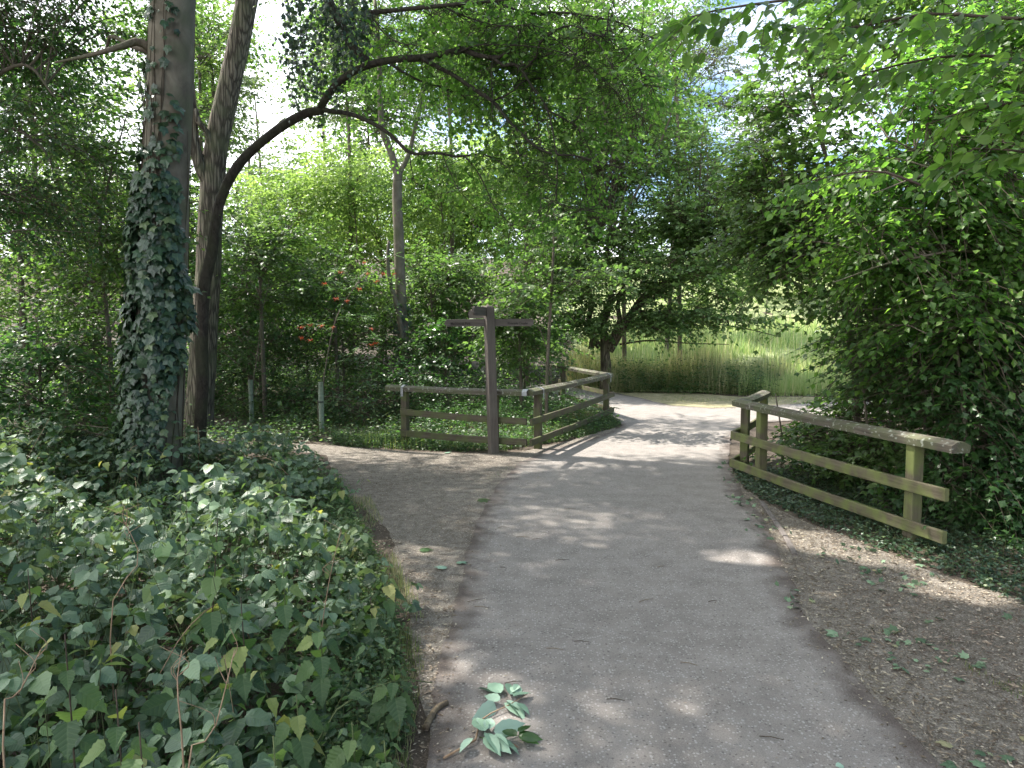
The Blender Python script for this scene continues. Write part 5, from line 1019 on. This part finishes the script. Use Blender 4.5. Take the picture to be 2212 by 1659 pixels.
for j, (da, sc, n5) in enumerate([(0, 1.1, 1), (1.15, .9, 1), (-1.15, .9, 1), (2.2, .7, 0), (-2.2, .7, 0)]):
    sel = np.ones(k, bool) if n5 else rng.random(k) < .45
    d = np.stack([np.cos(yaw+da), np.sin(yaw+da), -.25*np.ones(k)], 1) + rng.normal(0, .24, (k, 3)); nn = tiltn + rng.normal(0, .26, (k, 3))
    for Lx, mk in ((LvN, nearm & sel), (LvM, midm & sel), (LvF, ~nearm & ~midm & sel)):
        if mk.any(): Lx.add(C[mk] + d[mk]*.012, frames(d[mk], nn[mk]), np.stack([s_*1.15, s_, s_], 1)[mk]*sc)
tw.emit('stems', M['stem_green'], bram); emit(LvN, 'hi', M['bramble'], bram, rng, 300, mass='foliage', mind=1.25); emit(LvM, 'mid', M['bramble'], bram, rng, 0, mass='foliage'); emit(LvF, 'mid4', M['bramble'], bram, rng, 0, mass='foliage')
for i in range(30):                              # dead stalks standing in the thicket
    x0, y0 = poly_pts(BRA, 1, rng)[0]; h_ = float(br_h(np.array([[x0, y0]]))[0])
    if y0 < 2.4 or h_ < .3: continue
    lx, ly = rng.normal(0, .16, 2); limb('dead_stalk', [(x0, y0, 0), (x0 + lx*.4, y0 + ly*.4, h_*.8), (x0 + lx, y0 + ly, h_*1.5 + .1)], .0028, .001, M['stem_dry'], bram, 4, rough=0)
for i in range(34):                              # arching canes
    x0, y0 = poly_pts(BRA, 1, rng)[0]
    if y0 < 1.8: continue
    a_ = rng.random()*2*PI; Ln = rng.uniform(.5, 1.1); h_ = float(br_h(np.array([[x0, y0]]))[0])
    limb('cane', [(x0, y0, 0), (x0 + math.cos(a_)*Ln*.3, y0 + math.sin(a_)*Ln*.3, h_*1.15), (x0 + math.cos(a_)*Ln*.7, y0 + math.sin(a_)*Ln*.7, h_*1.25), (x0 + math.cos(a_)*Ln, y0 + math.sin(a_)*Ln, h_*.9)], .004, .002, M[('stem_green', 'stem_dry')[i % 3 == 0]], bram, 5, rough=0)
herbs('nettle_patch', 'nettles and tall weeds growing up through the bramble thicket', 'plants', BR, 620, .92, .088, 'nettle', 'nettle6', 408, pairs=5, clear=False, droop=.75, extra=lambda P: (seg_dist(P, BRA) > .22) & (fbm(P, 1.3, 9) > -.05) & (P[:, 1] > 1.9) & ~((np.abs(P[:, 0] + 3.3) < .9) & (P[:, 1] > 4.8)))
herbs('bramble_underlayer', 'dark lower leaves inside the bramble thicket', 'plants', [(-.62, .9), (-.70, 3.0), (-.95, 4.0), (-1.3, 5.2), (-1.8, 6.6), (-2.3, 8.2), (-2.9, 9.5), (-8.5, 9.5), (-7, 3), (-3.5, .9)], 6500, .26, .075, 'dark', 'rhomb', 407, pairs=2, clear=False, stems=False)
herbs('bramble_edge_weeds', 'small weeds and goosegrass along the bramble edge by the path', 'plants', [(-.40, 1.0), (-.48, 3.0), (-.66, 4.0), (-1.0, 5.2), (-1.5, 6.6), (-2.0, 8.0), (-2.3, 8.0), (-1.8, 6.6), (-1.3, 5.2), (-.95, 4), (-.8, 2)], 1500, .2, .04, 'ground', 'rhomb', 402, pairs=4)
def nettle(px, py, Y, lab, mat='nettle', sz=.1, n=7, seed=0, lean=(0, 0)):
    t = W(px, py, Y); b = Vector((t.x - lean[0], Y - lean[1], 0)); rt = empty('nettle', b, lab, 'nettle'); rg = np.random.default_rng(seed); limb('stem', [b, b.lerp(t, .5) + Vector((.01, 0, 0)), t], .0045, .002, M['stem_green' if seed % 2 else 'twig'], rt, 6, rough=0)
    Lv = Leaves()
    for i in range(n):
        f = 1 - i*.62/n; c = np.array(b.lerp(t, f)); a = rg.random()*.6 + i*PI/2
        for sg in (0, PI):
            d = np.array([[math.cos(a+sg), math.sin(a+sg), -.35 - .5*rg.random()]]); s = sz*(.45 + .8*min(1, i/2.5))*(.85 + .3*rg.random())
            Lv.add(c[None] + d*.03, frames(d, np.array([[0, -.2, 1.]]) + rg.normal(0, .2, (1, 3))), np.array([s]))
    rt['group'] = 'nettles rising from the brambles'; emit(Lv, 'nettle', M[mat], rt, rg, 2*n, mind=.5)
for i, a_ in enumerate([(470, 1120, 3.2, 'tall nettle with yellowing leaves in the middle of the brambles'), (610, 1210, 3.3, 'nettle with drooping leaves right of the yellowing nettle'), (140, 1370, 2.05, 'large nettle at the lower left corner'), (640, 1500, 2.5, 'nettle with a yellow-green leaf low near the path'),
        (560, 1050, 5.0, 'upper nettle at the back of the bramble thicket'), (830, 1215, 4.0, 'small plant leaning out over the path edge'), (250, 1490, 1.9, 'nettle low in front at the left'), (690, 1330, 3.0, 'nettle beside the dry stems near the path'), (300, 1560, 1.75, 'nettle at the bottom edge left of centre'), (760, 1560, 2.4, 'leafy nettle clump at the bottom by the path edge'), (700, 1120, 5.0, 'nettle at the right shoulder of the thicket'), (590, 1590, 2.0, 'nettle at the bottom edge among brambles'), (60, 1230, 2.9, 'nettle at the left edge above the corner'),
        (655, 985, 7.4, 'far nettle at the back right tip of the thicket'), (735, 1030, 6.6, 'nettle leaning to the side path near the back of the thicket'), (780, 1120, 5.2, 'nettle overhanging the trodden earth below the side path'), (800, 1290, 3.7, 'nettle at the thicket edge above the stick'), (850, 1440, 2.9, 'low nettle leaning over the earth beside the stick'), (400, 1060, 4.6, 'tall nettle directly below the ivy-clad trunk'), (150, 1090, 4.4, 'tall nettle rising at the left of the thicket'), (520, 1290, 2.9, 'nettle in the centre of the thicket behind the dry stems'), (830, 1600, 2.25, 'nettle at the bottom edge closest to the tarmac')]):
    nettle(*a_, seed=420+i, lean=((.10, .0) if i == 0 else (.0, 0)), sz=.095 if a_[2] < 3.5 else .085)
def dry(px, py, lab, Y=1.9, br=3):
    rt = empty('dry_stem', W(px[0], py[0], Y), lab, 'stem'); rg = random.Random(px[0]); pts = [W(x, y, Y + .04*i) for i, (x, y) in enumerate(zip(px, py))]; g0 = Vector((pts[0].x, Y, 0)); limb('stem', [g0] + pts, .0035, .0015, M['stem_dry'], rt, 5, rough=.1)
    for k in range(br): p = pts[-2].lerp(pts[-1], rg.random()); limb('side_twig', [p, p + Vector((rg.uniform(-.05, .05), 0, .04)), p + Vector((rg.uniform(-.09, .09), rg.uniform(-.03, .03), .09))], .0015, .0008, M['stem_dry'], rt, 4, rough=0)
dry((404, 460, 507), (1651, 1585, 1403), 'long dry brown stem leaning right at the bottom of the brambles'); dry((397, 383, 393), (1650, 1481, 1405), 'upright dry brown stem beside the leaning one'); dry((6, 40, 90), (1560, 1500, 1400), 'dry stem at the lower left corner'); dry((240, 300, 265), (1320, 1210, 1120), 'dry seeded stalk in the middle of the brambles', 2.9, 8); dry((690, 712, 735), (1400, 1250, 1150), 'thin dry stalk near the right side of the brambles', 3.4, 6)
grass('edge_grass', 'dry and green grass between brambles and trodden earth', 'grass', [(-.36, .9), (-.44, 3.2), (-.55, 4.3), (-.85, 5.2), (-1.2, 6.5), (-1.5, 7.4), (-1.9, 7.4), (-1.55, 6.2), (-1.2, 5.2), (-.95, 4.3), (-.75, 3), (-.7, .9)], 9000, .09, .004, 'drygrass', 403, clump=2.2, lean=1.0, clear=False)
grass('edge_grass', 'green grass tuft strip close to the fallen stick', 'grass', [(-.40, 2.4), (-.46, 3.6), (-.56, 4.2), (-.8, 4.2), (-.7, 3.4), (-.6, 2.4)], 3500, .07, .0035, 'grassg', 404, clump=2.6, lean=1.0, clear=False)
grass('grass_tuft', 'small green tuft at the seam between tarmac and side path', 'grass', GP([(1025, 1052), (1075, 1020), (1110, 1000), (1075, 1035), (1062, 1068), (1040, 1092), (1018, 1085)]), 500, .04, .005, 'grassg', 405, lean=1.6, clear=False)
grass('right_grass', 'patchy grass on the bare verge at the right edge', 'grass', GP([(2040, 1390), (2212, 1420), (2300, 1500), (2212, 1520), (2090, 1450)]), 2600, .05, .004, 'grassg', 406, clump=2.5, lean=1.2, clear=False)

# ================================================================== tree shelters and rowans
def shelter(px, ytop, Y, lab, tie):
    b = Vector(((px - 1106)/F*Y, Y, tz((px-1106)/F*Y, Y))); b.x = W(px, 880, Y).x; t = W(px, ytop, Y); h = t.z - b.z
    rt = empty('tree_shelter', b, lab, 'tree guard'); n = 24; V = []; Fc = []
    for z_, r_ in ((-.05, .043), (.3*h, .043), (.7*h, .044), (h, .045), (h + .004, .048), (h+.004, .041), (h*.5, .040)):
        for j in range(n): a = 2*PI*j/n; rr = r_*(1 + .05*math.cos(4*a)); V.append((rr*math.cos(a), rr*math.sin(a), z_))
    for i in range(6):
        for j in range(n): k = (j+1) % n; Fc.append((i*n+j, i*n+k, (i+1)*n+k, (i+1)*n+j))
    o = bpy.data.objects.new('tube', py_mesh('tube', V, Fc, M['tube'], True)); link(o, rt)
    if tie:
        V = []; Fc = []
        for z_, r_ in ((.60*h, .047), (.60*h, .051), (.625*h, .051), (.625*h, .047)):
            for j in range(n): a = 2*PI*j/n; V.append((r_*math.cos(a) - .006, r_*math.sin(a), z_))
        for i in range(4):
            for j in range(n): k = (j+1) % n; i2 = (i+1) % 4; Fc.append((i*n+j, i*n+k, i2*n+k, i2*n+j))
        o = bpy.data.objects.new('tie', py_mesh('tie', V, Fc, M['black'])); link(o, rt)
        board('stake', (b.x - .06, b.y + .01, b.z - .1), (b.x - .06, b.y + .01, b.z + h*.64), .025, .025, M['wood'], rt, sub=2)
    return rt, t
YR1, YR2 = 12.2, 13.6
s1, t1 = shelter(694, 826, YR1, 'green plastic tree shelter tube with a black tie, left of the fence', True); s2, t2 = shelter(543, 821, YR2, 'further green plastic tree shelter tube half hidden by leaves', False)
def pinnate(Lv, base, d, n, rng, L_=.16, size=.045):
    k = len(base); d = norm(d); s = norm(np.cross(d, np.array([0, 0, 1.])))
    for i in range(7):
        t = (i+1)/7; c = base + d*L_*t + np.array([0, 0, -1.])*L_*.3*t*t
        for sg in ((1, -1) if i < 6 else (0,)): Lv.add(c, frames(d*(.45 if sg else 1) + sg*s, np.tile([0, 0, 1.], (k, 1)) + rng.normal(0, .15, (k, 3))), np.full(k, size))
def rowan(name, tube_top, pts, Y, side, lab, berries, seed):
    rg = np.random.default_rng(seed); rt = empty(name, (tube_top.x, tube_top.y, tube_top.z - .8), lab, 'tree'); P = [tube_top - Vector((0, 0, .7))] + [W(x, y, Y) for x, y in pts]; o, l_ = limb('trunk', P, .014, .005, M['bark_mid'], rt, 8, rough=.05); la = [np.array([tuple(p) for p in l_])]
    for sp in side: o, l_ = limb('branch', [W(x, y, Y + .1*i) for i, (x, y) in enumerate(sp)], .006, .002, M['stem_green'], rt, 5, rough=0); la.append(np.array([tuple(p) for p in l_]))
    Lv = Leaves()
    for q in la:
        k = 16; t = (.35 + .65*rg.random(k))*(len(q)-1.001); i0 = t.astype(int); p = q[i0]; pinnate(Lv, p, rg.normal(0, 1, (k, 3))*np.array([1, .7, .3]) + np.array([0, -.3, .2]), 7, rg)
    emit(Lv, 'lance', M['rowan'], rt, rg, 300)
    if berries:
        pts_ = []; fs = []; oc = np.array([(1, 0, 0), (-1, 0, 0), (0, 1, 0), (0, -1, 0), (0, 0, 1), (0, 0, -1)]); of = [(0, 2, 4), (2, 1, 4), (1, 3, 4), (3, 0, 4), (2, 0, 5), (1, 2, 5), (3, 1, 5), (0, 3, 5)]
        for j in range(24):
            c = rg.normal(0, 1, 3)*np.array([.03, .03, .014]); pts_.append(oc*.0075 + c); fs += [tuple(a + 6*j for a in f) for f in of]
        me = py_mesh('berry_cluster', np.vstack(pts_), fs, M['berry'], True)
        for (x, y) in berries: o = bpy.data.objects.new('berry_cluster', me); link(o, rt); o.location = W(x, y, Y - .1) - rt.location; o.rotation_euler.z = x; o.scale = (.8, .8, 1.1)
def Z4(l): return [((400 + x*.6027)/1.8517, (900 + y*.6027)/1.8517) for x, y in l]
rowan('rowan', t1, Z4([(1483, 1045), (1505, 900), (1535, 740), (1580, 590), (1650, 470), (1770, 310), (1880, 230), (1985, 190)]), YR1, [Z4([(1485, 1040), (1560, 960), (1680, 850), (1800, 760), (1850, 740)]), Z4([(1620, 520), (1560, 420), (1560, 330), (1590, 270)]), Z4([(1540, 720), (1460, 670), (1380, 650), (1320, 680)]), Z4([(1560, 640), (1680, 600), (1820, 620)])],
      'leaning rowan with orange-red berries growing out of the nearer tree shelter', Z4([(1755, 250), (1775, 325), (1597, 315), (1493, 390), (1725, 425), (1570, 490), (1545, 680), (1470, 670), (1395, 665), (1335, 680), (1395, 765), (1340, 750), (1800, 795), (1830, 785), (1950, 325), (1885, 325), (1835, 375), (1805, 690), (1640, 505)]), 501)
rowan('rowan', t2, Z4([(1020, 1028), (1035, 930), (1055, 770), (1070, 620), (1085, 540), (1110, 440), (1125, 310)]), YR2, [Z4([(1030, 950), (985, 890), (940, 850), (915, 800)]), Z4([(1035, 1000), (1100, 980), (1200, 920), (1280, 890)])], 'thin straight rowan sapling growing out of the further tree shelter', None, 502)

# ================================================================== things lying on the path
rng = np.random.default_rng(601)
T['flake'] = (np.array([(0, 0, 0), (.22, .4, .05), (0, 1, .02), (-.22, .5, .05)], float), np.array([(0, 1, 2), (0, 2, 3)]), np.array([(0, 0, 0)]*4, float))
T['chip'] = (np.array([(-.12, 0, 0), (.12, 0, 0), (.1, 1, .03), (-.1, 1, .03)], float), np.array([(0, 1, 2), (0, 2, 3)]), np.array([(0, 0, 0)]*4, float))
def scatter(name, label, P, smin, smax, tkey, mat, z, tilt=.25):
    k = len(P); a = rng.random(k)*2*PI; d = np.stack([np.cos(a), np.sin(a), rng.normal(0, .06, k)], 1); nn = np.tile([0, 0, 1.], (k, 1)) + rng.normal(0, tilt, (k, 3))
    s = smin + (smax-smin)*rng.random(k)**2.2; o = obj(name, leaf_mesh(name, T[tkey], on_ground(P, z), frames(d, nn), np.repeat(s[:, None], 3, 1), M[mat], rng)); TRI[0] += 2*k; tag(o, label, 'litter', kind='stuff'); return o
P1 = np.vstack([poly_pts(SIDE_A, 15000, rng), poly_pts(RIGHT_A, 22000, rng), poly_pts([(-.1, .9), (-.28, 3), (-.3, 4.3), (-.8, 5.5), (-1.6, 7.4), (-1.4, 5), (-1.0, 3), (-.8, .9)], 9000, rng)])
d1 = seg_dist(P1, PATH_A); ins = in_poly(P1, PATH_A); P1 = P1[~ins | (rng.random(len(P1)) < .15)]
scatter('leaf_litter', 'brown seeds, chips and leaf fragments on the bare earth beside the path', P1, .006, .03, 'flake', 'litter', .016)
Q = poly_pts(PATH_A[(PATH_A[:, 1] < 17)], 60000, rng); Q = Q[(Q[:, 1] > 2.2)]; dq = seg_dist(Q, PATH_A); Q = Q[rng.random(len(Q)) < (.035 + .9*np.exp(-dq/.13))*np.interp(Q[:, 1], [2, 5, 14], [1, .8, .4])]
scatter('path_litter', 'pale seeds and fragments strewn on the tarmac, thickest at its edges', Q, .005, .022, 'flake', 'litter', .018)
B3 = np.vstack([poly_pts(RIGHT_A, 2600, rng), poly_pts([(-.1, .9), (-.28, 3), (-.3, 4.3), (-.8, 5.5), (-1.4, 5), (-1.0, 3), (-.8, .9)], 700, rng)]); B3 = B3[~in_poly(B3, PATH_A)]
scatter('dead_leaves', 'curled dry dead leaves and bits of bark on the bare verges', B3, .02, .06, 'willow', 'litter', .02, .6)
R2 = poly_pts(RIGHT_A, 900, rng); R2 = R2[(fbm(R2, 1.6, 8) > .02)][:260]
scatter('fallen_leaves', 'green torn maple leaves lying on the right bare verge', R2, .03, .08, 'maple', 'fallen_g', .022, .55)
def fl(name, px, py, s, mat, tk, lab, cat, parent=None, yaw=0., tilt=.2, z=.022):
    g = G(px, py, z); v, f, uv = T[tk]; R_ = frames(np.array([[math.cos(yaw), math.sin(yaw), .05]]), np.array([[0, 0, 1.]]) + rng.normal(0, tilt, (1, 3)))[0]
    me = mesh_np(name, v, f, M[mat], rnd=np.full(len(f), rng.random()), uv=uv); o = bpy.data.objects.new(name, me); link(o, parent)
    m = Matrix((R_*s).tolist()).to_4x4(); m.translation = g - (parent.location if parent else Vector()); o.matrix_basis = m; o.matrix_basis.translation.z += .0
    if lab: tag(o, lab, cat)
    return o
sp = empty('fallen_sprig', G(1040, 1590), 'fallen leafy elder sprig with pale leaf undersides lying on the tarmac', 'sprig')
limb('stem', [G(958, 1638, .02), G(1035, 1592, .03), G(1030, 1568, .03), G(1050, 1546, .03), G(1090, 1528, .035), G(1140, 1498, .03)], .005, .002, M['stem_dry'], sp, 6, rough=0)
limb('stem', [G(1036, 1592, .02), G(1070, 1600, .025), G(1100, 1590, .03), G(1130, 1590, .03)], .003, .0015, M['stem_green'], sp, 5, rough=0)
for i in range(22):
    up = i < 12; cx, cyy = ((1090, 1512) if up else (1048, 1582)); px = cx + rng.uniform(-52, 52); py = cyy + rng.uniform(-26, 22); yw = math.atan2(-(py - cyy)*2.2, px - cx) + rng.normal(0, .3)
    px = cx + (px-cx)*.6; py = cyy + (py-cyy)*.6
    fl('leaf', px, py, rng.uniform(.095, .155), 'fallen', 'elder', None, None, sp, yw, .5, .028 + .0015*i)
for i, (px, py, yw) in enumerate([(1120, 1588, .2), (1122, 1590, -.5), (1122, 1582, 1.0), (1126, 1592, -.1), (1116, 1590, 2.4)]): fl('leaf', px, py, .095, 'dark', 'elder', None, None, sp, yw, .15, .045 + .003*i)
fl('dead_leaf', 1086, 1606, .075, 'redleaf', 'hi', 'curled orange-brown dead leaf below the fallen sprig', 'leaf', yaw=-.1, tilt=.5, z=.035)
fl('fallen_leaf', 985, 1215, .10, 'fallen', 'maple', 'pale green fallen leaf on the left edge of the tarmac', 'leaf', yaw=.4); fl('fallen_leaf', 958, 1228, .10, 'fallen', 'maple', 'pale green fallen leaf on the earth just left of the tarmac edge', 'leaf', yaw=2.)
fl('fallen_leaf', 912, 1190, .12, 'dark', 'maple', 'darker green fallen leaf on the trodden earth', 'leaf', yaw=1.2); fl('fallen_leaf', 963, 978, .12, 'fallen', 'maple', 'pale leaf at the foot of the fence weeds', 'leaf', yaw=1.2)
fl('fallen_leaf', 1030, 1080, .16, 'maple', 'maple', 'green leaf lying beside the grass tuft', 'leaf', yaw=.2); fl('fallen_leaf', 1805, 1655, .04, 'fallen', 'oval4', 'tiny round green leaf at the bottom of the path', 'leaf', yaw=.2)
stk = empty('stick', G(940, 1545), 'short thick rotten stick at the left edge of the tarmac', 'stick'); limb('wood', [G(920, 1572, .02), G(932, 1548, .022), G(944, 1530, .022), G(966, 1517, .022)], .017, .013, M['stick'], stk, 12, n=24, rough=.3)
for i in range(22):
    p = [(1050, 1085), (1075, 1140), (1080, 1225), (1115, 1160), (1150, 1165), (1220, 1100), (1200, 1210), (1470, 1430), (1310, 1510), (1560, 965), (1690, 1160), (1640, 1020), (1010, 1300), (1025, 1310), (1240, 1385), (1180, 1400), (1530, 1300), (1420, 1225), (1090, 1476), (1380, 1300), (1640, 1590), (1150, 985)][i]
    a = rng.uniform(-.5, .5); g = G(p[0], p[1], .02); Ln = rng.uniform(.05, .13); dv = Vector((math.cos(a), math.sin(a), 0))*Ln
    V, Ft = tube_np([g, g + dv*.5 + Vector((0, .004, .003)), g + dv], [.0022, .0022, .0014], 5); o = obj('twig', mesh_np('twig', V, Ft, M[('twig', 'stick')[i % 2]], smooth=True)); tag(o, 'thin dry twig lying on the grey tarmac', 'twig', 'twigs scattered over the tarmac')
# half-buried concrete edging on the right verge
ed = empty('edging_stone', G(1665, 1120), 'thin strip of half-buried concrete edging on the right verge', 'edging')
l_ = smooth_line([G(1645, 1085, .012), G(1662, 1110, .012), G(1690, 1150, .012), G(1718, 1200, .012)], 4)
for i in range(4): board('slab', l_[i], l_[i].lerp(l_[i+1], .96), .045, .03, M['stone'], ed, sub=4, wob=.004, seed=i)
print('leaf triangles', TRI[0])
